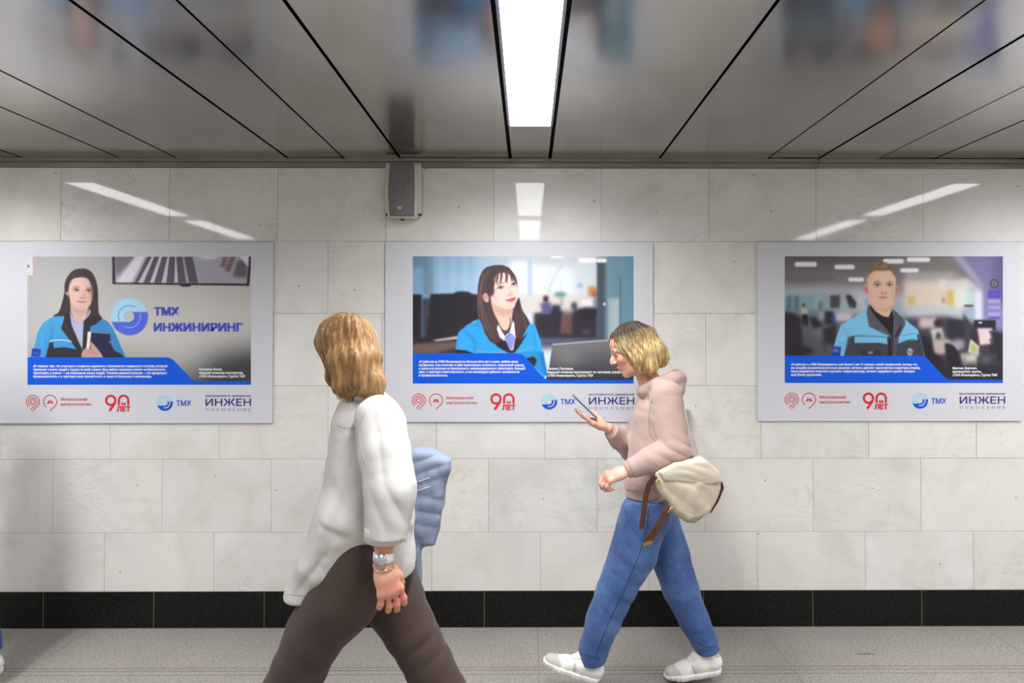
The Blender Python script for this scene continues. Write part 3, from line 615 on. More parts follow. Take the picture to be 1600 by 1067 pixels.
    p.poly([(690, 630), (780, 660), (780, 900), (700, 860)], (46, 44, 50), 2); p.poly([(90, 640), (180, 690), (200, 800), (260, 830), (270, 960), (120, 850)], (40, 34, 42), 2); p.poly([(120, 840), (780, 900), (780, 1030), (250, 1030)], (40, 37, 44), 6, 0.8)
    for a in ((1244.3 - 1420, 1269, 0),): pass
    p.frame(1180, 370, 3.557)
    for x0, y0, x1, y1 in ((220, 140, 343, 168), (440, 155, 552, 182), (516, 227, 605, 250), (708, 123, 826, 150), (842, 115, 972, 141), (805, 176, 910, 199)): p.rrect(x0, y0, x1, y1, 12, (228, 226, 232), 1.0)
    # the man
    p.frame(1290, 400, 6.669)
    lb, dk = (124, 188, 220), (58, 60, 70)
    p.poly([(440, 555), (300, 640), (160, 715), (110, 850), (70, 1000), (50, 1080), (1040, 1080), (985, 850), (960, 770), (850, 680), (700, 570)], lb, 0.6, col2=(104, 172, 212))
    p.poly([(460, 440), (700, 440), (694, 560), (660, 632), (620, 642), (560, 612), (470, 520)], (208, 172, 152), 0.6, smooth=True); p.poly([(465, 470), (540, 545), (640, 548), (700, 480), (690, 560), (600, 575), (500, 540)], (176, 134, 114), 3, 0.75, smooth=True)
    p.ell(424, 345, 24, 56, (208, 140, 122), 0.8, rot=-12); p.ell(424, 350, 11, 30, (170, 96, 84), 1.5, 0.8, rot=-12); p.ell(740, 358, 20, 56, (198, 132, 118), 0.8, rot=10); p.ell(738, 360, 10, 30, (160, 92, 84), 1.5, 0.8, rot=10)
    p.poly([(428, 230), (440, 165), (480, 120), (560, 90), (640, 92), (700, 140), (728, 225), (726, 330), (714, 430), (690, 502), (640, 536), (590, 543), (540, 536), (498, 500), (464, 430), (440, 330)], (216, 178, 158), 0.5, smooth=True)
    p.ell(580, 215, 95, 45, (228, 192, 172), 6, 0.8); p.ell(445, 240, 16, 60, (190, 160, 136), 3, 0.8); p.ell(500, 420, 36, 60, (206, 162, 140), 5, 0.6); p.ell(700, 400, 24, 90, (190, 146, 126), 5, 0.7); p.ell(585, 505, 60, 26, (190, 148, 128), 5, 0.7)
    for x, y, w in ((536, 306, 36), (664, 306, 34)):
        p.ell(x, y - 6, w + 6, 19, (180, 134, 114), 2.2, 0.9); p.ell(x, y, w, 10, (206, 190, 182), 0.6); p.ell(x + 2, y - 1, 15, 12, (74, 76, 86), 0.8); p.line([(x - w, y), (x, y - 13), (x + w, y)], 6, (84, 62, 54), 0.5)
    p.line([(490, 288), (535, 270), (580, 286)], 14, (142, 106, 80), 1.1, 0.9, True); p.line([(630, 284), (670, 270), (708, 286)], 13, (142, 106, 80), 1.1, 0.9, True)
    p.line([(590, 300), (576, 350), (566, 380)], 10, (188, 146, 126), 1.8, 0.8); p.ell(606, 345, 15, 40, (232, 196, 176), 3, 0.7); p.ell(604, 384, 38, 13, (186, 134, 116), 2, 0.85); p.ell(586, 392, 9, 5, (128, 82, 72)); p.ell(624, 392, 9, 5, (128, 82, 72))
    p.line([(550, 433), (600, 424), (646, 431)], 13, (184, 116, 106), 0.8, taper=True); p.line([(556, 441), (602, 446), (644, 440)], 13, (196, 128, 118), 0.9, 0.9, True); p.line([(550, 434), (600, 435), (648, 432)], 4, (118, 70, 64), 0.5)
    p.poly([(428, 235), (436, 160), (470, 110), (520, 75), (575, 62), (640, 78), (695, 118), (724, 175), (730, 225), (704, 190), (670, 152), (600, 158), (545, 155), (486, 165), (455, 195)], (124, 98, 72), 1.0, smooth=True)
    hair_strands(p, [[(500, 150), (520, 100), (560, 70)], [(560, 150), (570, 100), (600, 68)], [(610, 150), (620, 105), (650, 82)], [(650, 150), (670, 120), (700, 130)], [(460, 180), (480, 130), (500, 95)]], [(160, 130, 94), (96, 74, 56), (140, 112, 82)], 12, 0.7, 0.6, 12, 14, 14)
    p.poly([(455, 500), (520, 580), (600, 630), (655, 640), (690, 560), (715, 640), (705, 830), (730, 1080), (690, 1080), (680, 840), (560, 720), (470, 600)], (32, 28, 36), 0.6)
    p.poly([(445, 500), (470, 560), (540, 660), (640, 770), (690, 850), (690, 1080), (655, 1080), (655, 830), (560, 790), (450, 735), (425, 590)], (82, 82, 90), 0.7); p.poly([(690, 548), (740, 590), (820, 660), (832, 705), (760, 860), (745, 1080), (700, 1080), (706, 830), (716, 650)], (78, 78, 88), 0.7); p.poly([(782, 720), (800, 730), (735, 850), (718, 840)], (36, 34, 40), 0.6); p.line([(450, 640), (520, 730), (640, 800)], 6, (58, 58, 64), 1, 0.8); p.ell(490, 700, 22, 14, (112, 112, 122), 2.5, 0.7)
    p.poly([(230, 850), (300, 832), (640, 850), (660, 840), (690, 1080), (185, 1080)], dk, 0.6); p.poly([(300, 838), (640, 850), (645, 922), (560, 905), (300, 908)], lb, 0.6, col2=(96, 170, 214)); p.poly([(745, 915), (850, 880), (950, 880), (985, 850), (1030, 1080), (730, 1080)], dk, 0.6); p.poly([(770, 850), (945, 812), (950, 878), (880, 875), (765, 915)], lb, 0.6, col2=(94, 168, 212)); p.line([(760, 916), (880, 872), (950, 880)], 6, (30, 30, 38), 0.6); p.line([(240, 840), (420, 826), (640, 848)], 5, (60, 86, 104), 0.6, 0.9); p.line([(800, 832), (940, 806)], 5, (60, 86, 104), 0.6, 0.9)
    p.poly([(950, 820), (975, 815), (1035, 1080), (1005, 1080)], dk, 0.8); p.poly([(650, 850), (690, 860), (696, 1080), (650, 1080)], (38, 34, 42), 0.7); p.line([(690, 850), (700, 1080)], 6, (96, 74, 84), 0.6)
    p.line([(180, 740), (215, 800), (235, 850), (200, 990)], 12, (84, 150, 192), 1.8, 0.9); p.line([(120, 880), (200, 930), (215, 900)], 12, (84, 150, 194), 2, 0.8); p.line([(560, 770), (620, 830)], 14, (60, 150, 210), 2, 0.8); p.line([(150, 880), (190, 860)], 10, (150, 208, 234), 2, 0.7)
    p.poly([(78, 940), (162, 948), (150, 1050), (55, 1050)], (34, 54, 156), 0.5); p.ell(105, 985, 34, 14, (150, 164, 214), 1.6, 0.7)
    p.rect(370, 980, 575, 1080, (48, 48, 56), 0.8); p.rect(440, 993, 492, 1020, (150, 150, 152), 1.1, 0.8); p.ell(877, 1000, 27, 38, (196, 202, 206), 0.8, inner=0.62); p.line([(868, 1020), (886, 978)], 9, (196, 202, 206), 0.6); p.ell(918, 988, 9, 9, (150, 110, 110), 1, 0.8)
    return p

M_BOARD = simple('white_poster_board', L3(205, 206, 213), 0.62, vary=0.004, spec=0.25)
PRINT_K = 1.10
def print_mat():
    g = G('printed_photo'); g.p(base=g.attr('ink'), rough=0.55, spec=0.2); return g.m
M_PRINT = print_mat()
def ink(name, c): return simple(name, L3(*c), 0.6, vary=0.01, spec=0.2)
M_BLUE = ink('blue_print', (12, 88, 216)); M_RED = ink('red_print', (206, 44, 48)); M_NAVY = ink('navy_print', (52, 50, 128)); M_WHITE = ink('white_print', (236, 238, 244))
M_GREYBLUE = ink('slate_print', (92, 98, 150)); M_TBLUE = ink('royal_print', (26, 84, 200)); M_TLIGHT = ink('pale_blue_print', (166, 206, 228)); M_SIGN = ink('sign_blue_print', (70, 84, 200)); M_HAIRLINE = ink('hairline_print', (196, 200, 212))

def print_sheet(name, pic, corners, y, parent):
    """fine grid between four corners (tl, tr, br, bl as x,z) coloured per vertex"""
    H, Wd = pic.H, pic.W
    u = (np.arange(Wd) / (Wd - 1))[None, :, None]; v = (np.arange(H) / (H - 1))[:, None, None]
    tl, tr, br, bl = (np.array(c) for c in corners)
    xz = (tl * (1 - u) + tr * u) * (1 - v) + (bl * (1 - u) + br * u) * v
    co = np.zeros((H, Wd, 3)); co[..., 0] = xz[..., 0]; co[..., 1] = y; co[..., 2] = xz[..., 1]
    i = np.arange(H * Wd).reshape(H, Wd)
    q = np.stack([i[1:, :-1], i[1:, 1:], i[:-1, 1:], i[:-1, :-1]], -1).reshape(-1, 4)
    me = arr_mesh(name, co.reshape(-1, 3), q)
    ca = me.color_attributes.new('ink', 'FLOAT_COLOR', 'POINT')
    c = np.ones((H * Wd, 4), np.float32); c[:, :3] = lin(np.clip(pic.a, 0, 255)).reshape(-1, 3) * PRINT_K
    ca.data.foreach_set('color', c.ravel())
    return link_mesh(name, me, M_PRINT, parent)

_txtcache = {}
def _inside(pt, poly):
    x, y = pt; r = False; n = len(poly)
    for i in range(n):
        (xa, ya), (xb, yb) = poly[i], poly[(i + 1) % n]
        if (ya > y) != (yb > y) and x < xa + (y - ya) / (yb - ya) * (xb - xa): r = not r
    return r
def text_shape(s, bold=0.0, spacing=1.0):
    """outline loops of the built-in font, each outer contour filled with its own holes"""
    key = (s, bold, spacing)
    if key not in _txtcache:
        from mathutils.geometry import tessellate_polygon
        cu = bpy.data.curves.new('lettering', 'FONT'); cu.body = s; cu.size = 1.0; cu.space_character = spacing; cu.resolution_u = 3; cu.fill_mode = 'NONE'
        ob = bpy.data.objects.new('lettering', cu); COL.objects.link(ob)
        me = bpy.data.meshes.new_from_object(ob.evaluated_get(bpy.context.evaluated_depsgraph_get()))
        bpy.data.objects.remove(ob); bpy.data.curves.remove(cu)
        co = [(v.co.x, v.co.y) for v in me.vertices]; nb = {}
        for e in me.edges:
            i, j = e.vertices; nb.setdefault(i, []).append(j); nb.setdefault(j, []).append(i)
        bpy.data.meshes.remove(me)
        seen, loops = set(), []
        for st in range(len(co)):
            if st in seen or st not in nb: continue
            lp, cur, prev = [st], st, None; seen.add(st)
            while True:
                nx = [q for q in sorted(nb[cur]) if q != prev and q not in seen]
                if not nx: break
                prev, cur = cur, nx[0]; seen.add(cur); lp.append(cur)
            if len(lp) > 2: loops.append([co[i] for i in lp])
        area = lambda L: 0.5 * sum(L[i][0] * L[(i + 1) % len(L)][1] - L[(i + 1) % len(L)][0] * L[i][1] for i in range(len(L)))
        ar = [area(L) for L in loops]
        outer, holes = [], []
        for i, L in enumerate(loops):
            inner = any(ar[i] * ar[k] < 0 and abs(ar[k]) > abs(ar[i]) and all(_inside(q, loops[k]) for q in L[::3]) for k in range(len(loops)) if k != i)
            (holes if inner else outer).append(L)
        V, F = [], []
        for L in outer:
            hs = [h for h in holes if all(_inside(q, L) for q in h[::3])]
            pts = [q for r in [L] + hs for q in r]; base = len(V); V += pts
            F += [tuple(base + i for i in t) for t in tessellate_polygon([[Vector((x, y, 0)) for x, y in r] for r in [L] + hs])]
        _txtcache[key] = (np.array(V), F)
    return _txtcache[key]

class Flat:
    """collects flat printed shapes given in photo pixels on the wall plane, then makes one mesh"""
    def __init__(s, y): s.v, s.f, s.y = [], [], y
    def _add(s, pts, faces, dy=0.0):
        b = len(s.v)
        for px, py in pts:
            w = W(px, py, s.y + dy); s.v.append((w.x, s.y + dy, w.z))
        s.f += [tuple(b + i for i in f) for f in faces]
    def text(s, t, x0, x1, ytop, ybot, bold=0.0, spacing=1.0, ref='Н'):
        """fit a line: x0..x1 wide, cap height ytop..ybot"""
        v, f = text_shape(t, bold, spacing); r, _ = text_shape(ref, bold)
        cap = r[:, 1].max() - 0; sx = (x1 - x0) / (v[:, 0].max() - v[:, 0].min()); sy = (ybot - ytop) / cap
        q = bold * min(sx, sy)
        for i, (dx, dy) in enumerate([(-q, -q), (q, q), (q, -q), (-q, q)] if q > 0 else [(0, 0)]):
            s._add([(x0 + dx + (a - v[:, 0].min()) * sx, ybot + dy - b * sy) for a, b in v], f, -0.0002 * i)
    def poly(s, pts): s._add(pts, [tuple(range(len(pts)))])
    def stroke(s, pts, w):
        P = np.asarray(pts, float); d = np.gradient(P, axis=0); d /= np.linalg.norm(d, axis=1)[:, None]
        n = np.stack([-d[:, 1], d[:, 0]], 1) * w / 2; k = len(P)
        s.lay = getattr(s, 'lay', -1) + 1
        s._add(list(map(tuple, P + n)) + list(map(tuple, P - n)), [(i, i + 1, k + i + 1, k + i) for i in range(k - 1)], -0.00012 * s.lay)
    def make(s, name, material, parent):
        o = from_data(name, s.v, s.f, material, parent)
        bm = bmesh.new(); bm.from_mesh(o.data)
        for f in bm.faces: f.normal_update()
        for f in bm.faces:
            if f.normal.y > 0: f.normal_flip()
        bm.to_mesh(o.data); bm.free(); return o
def arc(cx, cy, r, a0, a1, n=28): return [(cx + r * math.cos(math.radians(a0 + (a1 - a0) * i / n)), cy - r * math.sin(math.radians(a0 + (a1 - a0) * i / n))) for i in range(n + 1)]

def poster(board, photo, pic, dy, dx0, band_knee, quote, qbox, names, nbox, label, extra=None, dxs=None):
    x0, x1, y0, y1 = board
    T = 0.011
    c = W((x0 + x1) / 2, (y0 + y1) / 2, 0)
    root = tag(empty('poster', (c.x, 0, c.z)), label, 'poster', 'staff posters on the marble wall')
    a, b = W(x0, y0, -T), W(x1, y1, -T)
    box('backing_board', a.x, b.x, -T, -0.0015, b.z, a.z, M_BOARD, root, bevel=0.0012)
    px0, px1, py0, py1 = photo
    YP = -T - 0.0006
    cs = [(W(u, v, YP).x, W(u, v, YP).z) for u, v in ((px0, py0), (px1, py0), (px1, py1), (px0, py1))]
    sheet = print_sheet('photo_print', pic(), cs, YP, root)
    for t, u0, u1, v0, v1 in (extra or []):
        f = Flat(YP - 0.0004); f.text(t, u0 + 1, u1 - 1, v0 + 1, v1 - 1, 0.06); f.make('sign_lettering', M_SIGN, sheet)
    # blue caption band along the lower edge of the picture
    kx0, ky0, kx1, ky1 = band_knee
    f = Flat(YP - 0.0004)
    A, B = np.array((kx0 + 2.0, ky0)), np.array((kx1 - 4.0, ky1)); dg = (B - A) / np.linalg.norm(B - A)
    bez = lambda p, q, r: [tuple((1 - t) ** 2 * p + 2 * t * (1 - t) * q + t * t * r) for t in np.linspace(0, 1, 9)]
    cur = [(px0, ky0)] + bez(A - (9, 0), A, A + dg * 9) + bez(B - dg * 9, B, B + (9, 0))
    top = cur + [(px1, ky1)]
    bot = [(x, py1) for x, _ in top]; n = len(top)
    f._add(top + bot, [(i, i + 1, n + i + 1, n + i) for i in range(n - 1)])
    f.make('caption_band', M_BLUE, root)
    f = Flat(YP - 0.0009)
    qx0, qy0, qstep = qbox
    for i, (t, w) in enumerate(quote): f.text(t, qx0, qx0 + w, qy0 + i * qstep - 3.7, qy0 + i * qstep, 0.03)
    f.make('quote_text', M_WHITE, root)
    f = Flat(YP - 0.0009)
    nx, ny, nstep = nbox
    for i, (t, w) in enumerate(names): f.text(t, nx, nx + w, ny + i * nstep - 3.7, ny + i * nstep, 0.03)
    f.make('name_text', M_WHITE, root)
    # logo row (pixel positions as on the left poster, moved by dx per logo)
    YL_ = -T - 0.0006
    D = dxs or (0, 0, 0, 0)
    f = Flat(YL_); d = D[0]; cx, cy = 51.3 + d, 627.7 + dy
    for r, a1 in ((10.2, 232), (6.6, 240)):
        f.stroke(arc(cx, cy, r, a1, -38, 40) + [(cx + r * 0.79 - 0.5 - k, cy + r * 0.62 + k) for k in (3, 5 + (10.2 - r), 8.2 - (10.2 - r) * 0.35)][:3], 1.25)
    f.stroke(arc(cx, cy, 3.4, 0, 360, 28), 1.3)
    cx2 = 78.3 + d
    f.stroke(arc(cx2, cy, 10.2, 232, -38, 40) + [(cx2 + 8.05 - 0.5 - k, cy + 6.3 + k) for k in (3, 5, 8.2)], 1.25)
    f.make('pin_emblem', M_RED, root)
    f = Flat(YL_ - 0.0002); mx, my, s = cx2, cy + 2.9, 0.62
    f.poly([(mx - 8.5 * s, my), (mx - 8.5 * s, my - 2 * s), (mx - 7 * s, my - 2 * s), (mx - 3.2 * s, my - 10 * s), (mx, my - 4.5 * s), (mx + 3.2 * s, my - 10 * s), (mx + 7 * s, my - 2 * s), (mx + 8.5 * s, my - 2 * s), (mx + 8.5 * s, my), (mx + 2 * s, my), (mx + 2 * s, my - 2 * s), (mx + 3 * s, my - 2 * s), (mx + 2.5 * s, my - 4.5 * s), (mx, my - 0.8 * s), (mx - 2.5 * s, my - 4.5 * s), (mx - 3 * s, my - 2 * s), (mx - 2 * s, my - 2 * s), (mx - 2 * s, my)])
    f.make('letter_emblem', M_RED, root)
    f = Flat(YL_); f.text('Московский', 95 + d, 136 + d, 621.3 + dy, 626 + dy, 0.01); f.text('метрополитен', 95 + d, 142.3 + d, 629 + dy, 633.6 + dy, 0.01)
    f.make('transit_text', M_RED, root)
    f = Flat(YL_); d = D[1]; cx, cy = 173 + d, 625.5 + dy
    f.stroke(arc(cx, cy, 7.2, 0, 360, 40), 3.6)
    f.stroke([(cx + 6.6, cy + 3.4), (cx + 4.4, cy + 7.5), (cx - 2.2, cy + 16.6)], 3.8)
    cx = 193 + d
    f.stroke([(cx - 7.3, cy + 7.4), (cx - 7.3, cy + 3), (cx - 7.3, cy + 0.01)] + arc(cx, cy, 7.3, 180, 0, 24) + [(cx + 7.3, cy + 3), (cx + 7.3, cy + 7.4)], 3.4)
    f.text('М', cx - 3, cx + 3, cy + 3.2, cy + 7.4, 0.05); f.text('ЛЕТ', 182.8 + d, 203.2 + d, 634.8 + dy, 642.4 + dy, 0.05)
    f.make('anniversary_logo', M_RED, root)
    # round two-tone emblem
    d = D[2]; cx, cy, R = 257.6 + d, 629.6 + dy, 12.4
    def emblem(keep, name, m):
        f = Flat(YL_); NR, NA = 36, 120
        for i in range(NR):
            ra, rb = 0.2 + 0.8 * i / NR, 0.2 + 0.8 * (i + 1) / NR
            for k in range(NA):
                a, b_ = 2 * math.pi * k / NA, 2 * math.pi * (k + 1) / NA; am = (a + b_) / 2; rm = (ra + rb) / 2
                if keep(rm * math.cos(am), rm * math.sin(am), rm):
                    f._add([(cx + R * r * math.cos(t), cy - R * r * math.sin(t)) for r, t in ((ra, a), (rb, a), (rb, b_), (ra, b_))], [(0, 1, 2, 3)])
        f.make(name, m, root)
    emblem(lambda u, v, r: r > 0.30 and ((v > -0.30) if u < 0 else (v > 0.24)) and not (0.56 < r < 0.68 and (v > 0.0 or u < -0.3)), 'emblem_upper_half', M_TLIGHT)
    emblem(lambda u, v, r: r > 0.34 and ((v <= -0.34) if u < 0 else (v <= 0.20)) and not (0.56 < r < 0.68 and u > -0.15), 'emblem_lower_half', M_TBLUE)
    f = Flat(YL_); f.text('ТМХ', 275.5 + d, 298.6 + d, 625.6 + dy, 633.8 + dy, 0.02); f.make('company_text', M_TBLUE, root)
    d = D[3]
    f = Flat(YL_); f.poly([(310 + d, 616 + dy), (310.5 + d, 616 + dy), (310.5 + d, 640 + dy), (310 + d, 640 + dy)]); f.make('divider_line', M_HAIRLINE, root)
    f = Flat(YL_); f.text('МОЛОДЕЖНОЕ ДВИЖЕНИЕ', 321 + d, 392 + d, 617.2 + dy, 619.9 + dy, 0.015); f.text('ИНЖЕН', 321.3 + d, 392 + d, 622.8 + dy, 633.8 + dy, 0.012)
    f.make('movement_text', M_NAVY, root)
    f = Flat(YL_); f.text('ПОКОЛЕНИЕ', 321.3 + d, 392 + d, 638 + dy, 642.2 + dy, 0.0, 1.8); f.make('movement_subtitle', M_GREYBLUE, root)
    return root

_sign = [('ТМХ', 240.2, 280, 479.5, 493.2), ('ИНЖИНИРИНГ', 240, 379.5, 504.3, 518)]
poster((-0.5, 425, 378.3, 661), (43, 392, 401, 601), picture_logo_woman, 0, 0, (265, 558.2, 307, 595.8),
       [('«Я горжусь тем, что участвую в создании надежного и безопасного подвижного состава, который', 209), ('перевозит тысячи людей и грузов по всей стране. Моя работа напрямую влияет на безопасность', 207),
        ('транспорта, а значит — на сохранение жизни людей. Тяжелое машиностроение — это фундамент', 209), ('промышленности, и я чувствую свою причастность к чему-то большому и значимому».', 185)], (52, 573.6, 5.4),
       [('Катерина Яхина,', 36), ('ведущий инженер-конструктор,', 69), ('«ТМХ-Инжиниринг», Группа ТМХ', 72)], (311.3, 578.6, 5.5),
       'left white poster with photo of a woman holding a dark book', _sign)
poster((602.2, 1021, 378, 659), (645, 990, 400.5, 599), picture_office_woman, -2.2, 0, (813, 552, 856, 593.7),
       [('«Я работаю в «ТМХ-Инжиниринге» больше пяти лет и очень люблю свою', 155), ('профессию. Она сочетает в себе техническую сложность, творческий подход', 164),
        ('и реальное влияние на безопасность железнодорожного транспорта. Каждый', 166), ('день я чувствую ответственность, и это мотивирует работать внимательно', 157), ('и профессионально».', 45)], (654.5, 566.6, 5.35),
       [('Наталья Пахомина,', 40), ('ведущий инженер-программист по системам управления,', 126), ('«ТМХ-Инжиниринг», Группа ТМХ', 71)], (856, 577.6, 5.4),
       'middle white poster with photo of a smiling woman with a fringe', None, (603, 602, 600.5, 599))
poster((1182.8, 1597.5, 378, 657.5), (1226.3, 1567, 400.5, 598.2), picture_office_man, -3.4, 0, (1443, 555.8, 1483, 593.2),
       [('«Я работаю в «ТМХ-Инжиниринге» уже более 5 лет. Я горжусь своей профессией, потому что', 197), ('мы создаём высокотехнологичные решения, которые двигают транспортную индустрию вперёд.', 202),
        ('Наши разработки помогают улучшить инфраструктуру, снизить издержки и делать поездки', 193), ('еще более удобными».', 48)], (1236, 571, 5.35),
       [('Максим Доронин,', 38), ('руководитель группы,', 45), ('«ТМХ-Инжиниринг», Группа ТМХ', 70)], (1488.6, 576.8, 5.4),
       'white poster at right with photo of a short-haired man in a blue jacket', None, (1185.8, 1184, 1180, 1178.5))
# ------------------------------------------------------------------ solid modelling: smooth unions of tapered limbs, meshed once per body or garment
import openvdb
def v3(*a): return np.array(a if len(a) == 3 else a[0], np.float32)
def unit(v): v = np.asarray(v, float); return v / np.linalg.norm(v)
_rng = np.random.RandomState(11)
_WD = _rng.normal(size=(10, 3)); _WD /= np.linalg.norm(_WD, axis=1)[:, None]; _WP = _rng.uniform(0, 6.28, 10)
def wob(X, Y, Z, lam, seed=0):
    """cheap smooth noise in [-1, 1]"""
    o = 0
    for i in range(4):
        d = _WD[(i + seed) % 10]; k = 2 * math.pi / lam * (0.7 + 0.25 * i)
        o = o + np.sin(k * (X * d[0] + Y * d[1] + Z * d[2]) + _WP[(i * 3 + seed) % 10])
    return o / 4
class Solid:
    def __init__(s, lo, hi, h=0.005):
        s.h = h; s.lo = np.asarray(lo, float); n = np.ceil((np.asarray(hi, float) - s.lo) / h).astype(int) + 1
        s.n = n; s.d = np.full(n, 0.05, np.float32)
    def block(s, a, b):
        i0 = np.clip(np.floor((np.asarray(a) - s.lo) / s.h).astype(int), 0, s.n - 1); i1 = np.clip(np.ceil((np.asarray(b) - s.lo) / s.h).astype(int) + 1, 1, s.n)
        if np.any(i1 <= i0): return None
        ax = [(s.lo[k] + np.arange(i0[k], i1[k]) * s.h).astype(np.float32) for k in range(3)]
        return tuple(slice(i0[k], i1[k]) for k in range(3)), ax[0][:, None, None], ax[1][None, :, None], ax[2][None, None, :]
    def _comb(s, sl, d, k, mode):
        o = s.d[sl]
        if mode == 'sub': d = -d; 
        if mode == 'add':
            if k > 0:
                hh = np.maximum(k - np.abs(o - d), 0) / k; s.d[sl] = np.minimum(o, d) - hh * hh * k * 0.25
            else: s.d[sl] = np.minimum(o, d)
        else:
            if k > 0:
                hh = np.maximum(k - np.abs(o - d), 0) / k; s.d[sl] = np.maximum(o, d) + hh * hh * k * 0.25
            else: s.d[sl] = np.maximum(o, d)
    def limb(s, pts, radii, k=0.02, n=None, f=1.0, mode='add', fold=None, rnd=0.012):
        """chain of tapered capsules; n, f widen the section by factor f along direction n"""
        P = [np.asarray(p, float) for p in pts]; pad = max(radii) * max(f, 1) + 0.03 + k
        q = s.block(np.min(P, 0) - pad, np.max(P, 0) + pad)
        if q is None: return
        sl, X, Y, Z = q; D = None
        if n is not None: n = unit(n)
        for (a, b, ra, rb) in zip(P[:-1], P[1:], radii[:-1], radii[1:]):
            ba = b - a; L = float(ba @ ba) + 1e-12
            x, y, z = X - a[0], Y - a[1], Z - a[2]
            t = np.clip((x * ba[0] + y * ba[1] + z * ba[2]) / L, 0, 1)
            x = x - t * ba[0]; y = y - t * ba[1]; z = z - t * ba[2]
            if n is not None and f != 1.0:
                dn = (x * n[0] + y * n[1] + z * n[2]) * (1 / f - 1)
                x = x + dn * n[0]; y = y + dn * n[1]; z = z + dn * n[2]
            d = np.sqrt(x * x + y * y + z * z) - (ra + (rb - ra) * t)
            if D is None: D = d
            else:
                hh = np.maximum(rnd - np.abs(D - d), 0) / rnd; D = np.minimum(D, d) - hh * hh * rnd * 0.25
        if fold is not None: D = D + fold(X, Y, Z)
        s._comb(sl, D.astype(np.float32), k, mode)
    def ell(s, c, r, axes=None, k=0.02, mode='add', fold=None):
        c = np.asarray(c, float); r = np.asarray(r, float); pad = r.max() + 0.03 + k
        q = s.block(c - pad, c + pad)
        if q is None: return
        sl, X, Y, Z = q; x, y, z = X - c[0], Y - c[1], Z - c[2]
        A = np.eye(3) if axes is None else np.asarray([unit(a) for a in axes])
        k0 = 0; k1 = 0
        for i in range(3):
            u = x * A[i, 0] + y * A[i, 1] + z * A[i, 2]; k0 = k0 + (u / r[i]) ** 2; k1 = k1 + (u / r[i] ** 2) ** 2
        k0 = np.sqrt(k0); k1 = np.sqrt(k1) + 1e-9
        d = k0 * (k0 - 1) / k1
        if fold is not None: d = d + fold(X, Y, Z)
        s._comb(sl, d.astype(np.float32), k, mode)
    def cut(s, p, n, k=0.0, box=None):
        """remove everything on the side the normal points to"""
        p = np.asarray(p, float); n = unit(n)
        q = s.block(*(box if box else (s.lo, s.lo + s.n * s.h))); sl, X, Y, Z = q
        s._comb(sl, ((X - p[0]) * n[0] + (Y - p[1]) * n[1] + (Z - p[2]) * n[2]).astype(np.float32), k, 'max')
    def carve(s, other, gap=0.0):
        """hollow out by another solid sampled on the same grid"""
        s.d = np.maximum(s.d, -(other.d + gap))
    def keep_clear(s, others, gap=0.008):
        """trim away whatever would sink into other solids (nearest sample on their grids)"""
        for o in others:
            ix = [np.clip(np.round((s.lo[k] + np.arange(s.n[k]) * s.h - o.lo[k]) / o.h).astype(int), 0, o.n[k] - 1) for k in range(3)]
            inb = [(s.lo[k] + np.arange(s.n[k]) * s.h >= o.lo[k]) & (s.lo[k] + np.arange(s.n[k]) * s.h <= o.lo[k] + (o.n[k] - 1) * o.h) for k in range(3)]
            d = o.d[np.ix_(*ix)]; m = inb[0][:, None, None] & inb[1][None, :, None] & inb[2][None, None, :]
            s.d = np.where(m, np.maximum(s.d, gap - d), s.d).astype(np.float32)
    def disp(s, fn, a=None, b=None):
        q = s.block(s.lo if a is None else a, s.lo + s.n * s.h if b is None else b)
        if q is None: return
        sl, X, Y, Z = q; s.d[sl] = s.d[sl] + fn(X, Y, Z).astype(np.float32)
    def shell(s, t): s.d = np.maximum(s.d, -(s.d + t))
    def copy(s):
        o = Solid.__new__(Solid); o.h, o.lo, o.n, o.d = s.h, s.lo, s.n, s.d.copy(); return o
    def mesh(s, name, smooth=1):
        d = np.clip(s.d, -4 * s.h, 4 * s.h)
        d[0] = d[-1] = 4 * s.h; d[:, 0] = d[:, -1] = 4 * s.h; d[:, :, 0] = d[:, :, -1] = 4 * s.h
        g = openvdb.FloatGrid(4 * s.h); g.copyFromArray(np.ascontiguousarray(d), tolerance=0.0)
        v, q = g.convertToQuads(isovalue=0.0)
        v = v * s.h + s.lo
        me = arr_mesh(name, v, q[:, ::-1])
        return me, v
def solid_obj(name, S, material, parent=None, smooth_it=3, fac=0.5):
    me, v = S.mesh(name)
    bm = bmesh.new(); bm.from_mesh(me)
    # keep outward normals, drop crumbs
    bmesh.ops.recalc_face_normals(bm, faces=bm.faces)
    for _ in range(smooth_it): bmesh.ops.smooth_vert(bm, verts=bm.verts, factor=fac, use_axis_x=True, use_axis_y=True, use_axis_z=True)
    seen = set(); comps = []
    bm.verts.ensure_lookup_table()
    for v0 in bm.verts:
        if v0.index in seen: continue
        st = [v0]; seen.add(v0.index); cp = [v0]
        while st:
            x = st.pop()
            for e in x.link_edges:
                y = e.other_vert(x)
                if y.index not in seen: seen.add(y.index); st.append(y); cp.append(y)
        comps.append(cp)
    if len(comps) > 1:
        m = max(len(c) for c in comps)
        bmesh.ops.delete(bm, geom=[v for c in comps if len(c) < m for v in c], context='VERTS')
    bm.to_mesh(me); bm.free()
    return link_mesh(name, me, material, parent, True)
def verts_of(me):
    v = np.zeros(len(me.vertices) * 3, np.float32); me.vertices.foreach_get('co', v); return v.reshape(-1, 3)
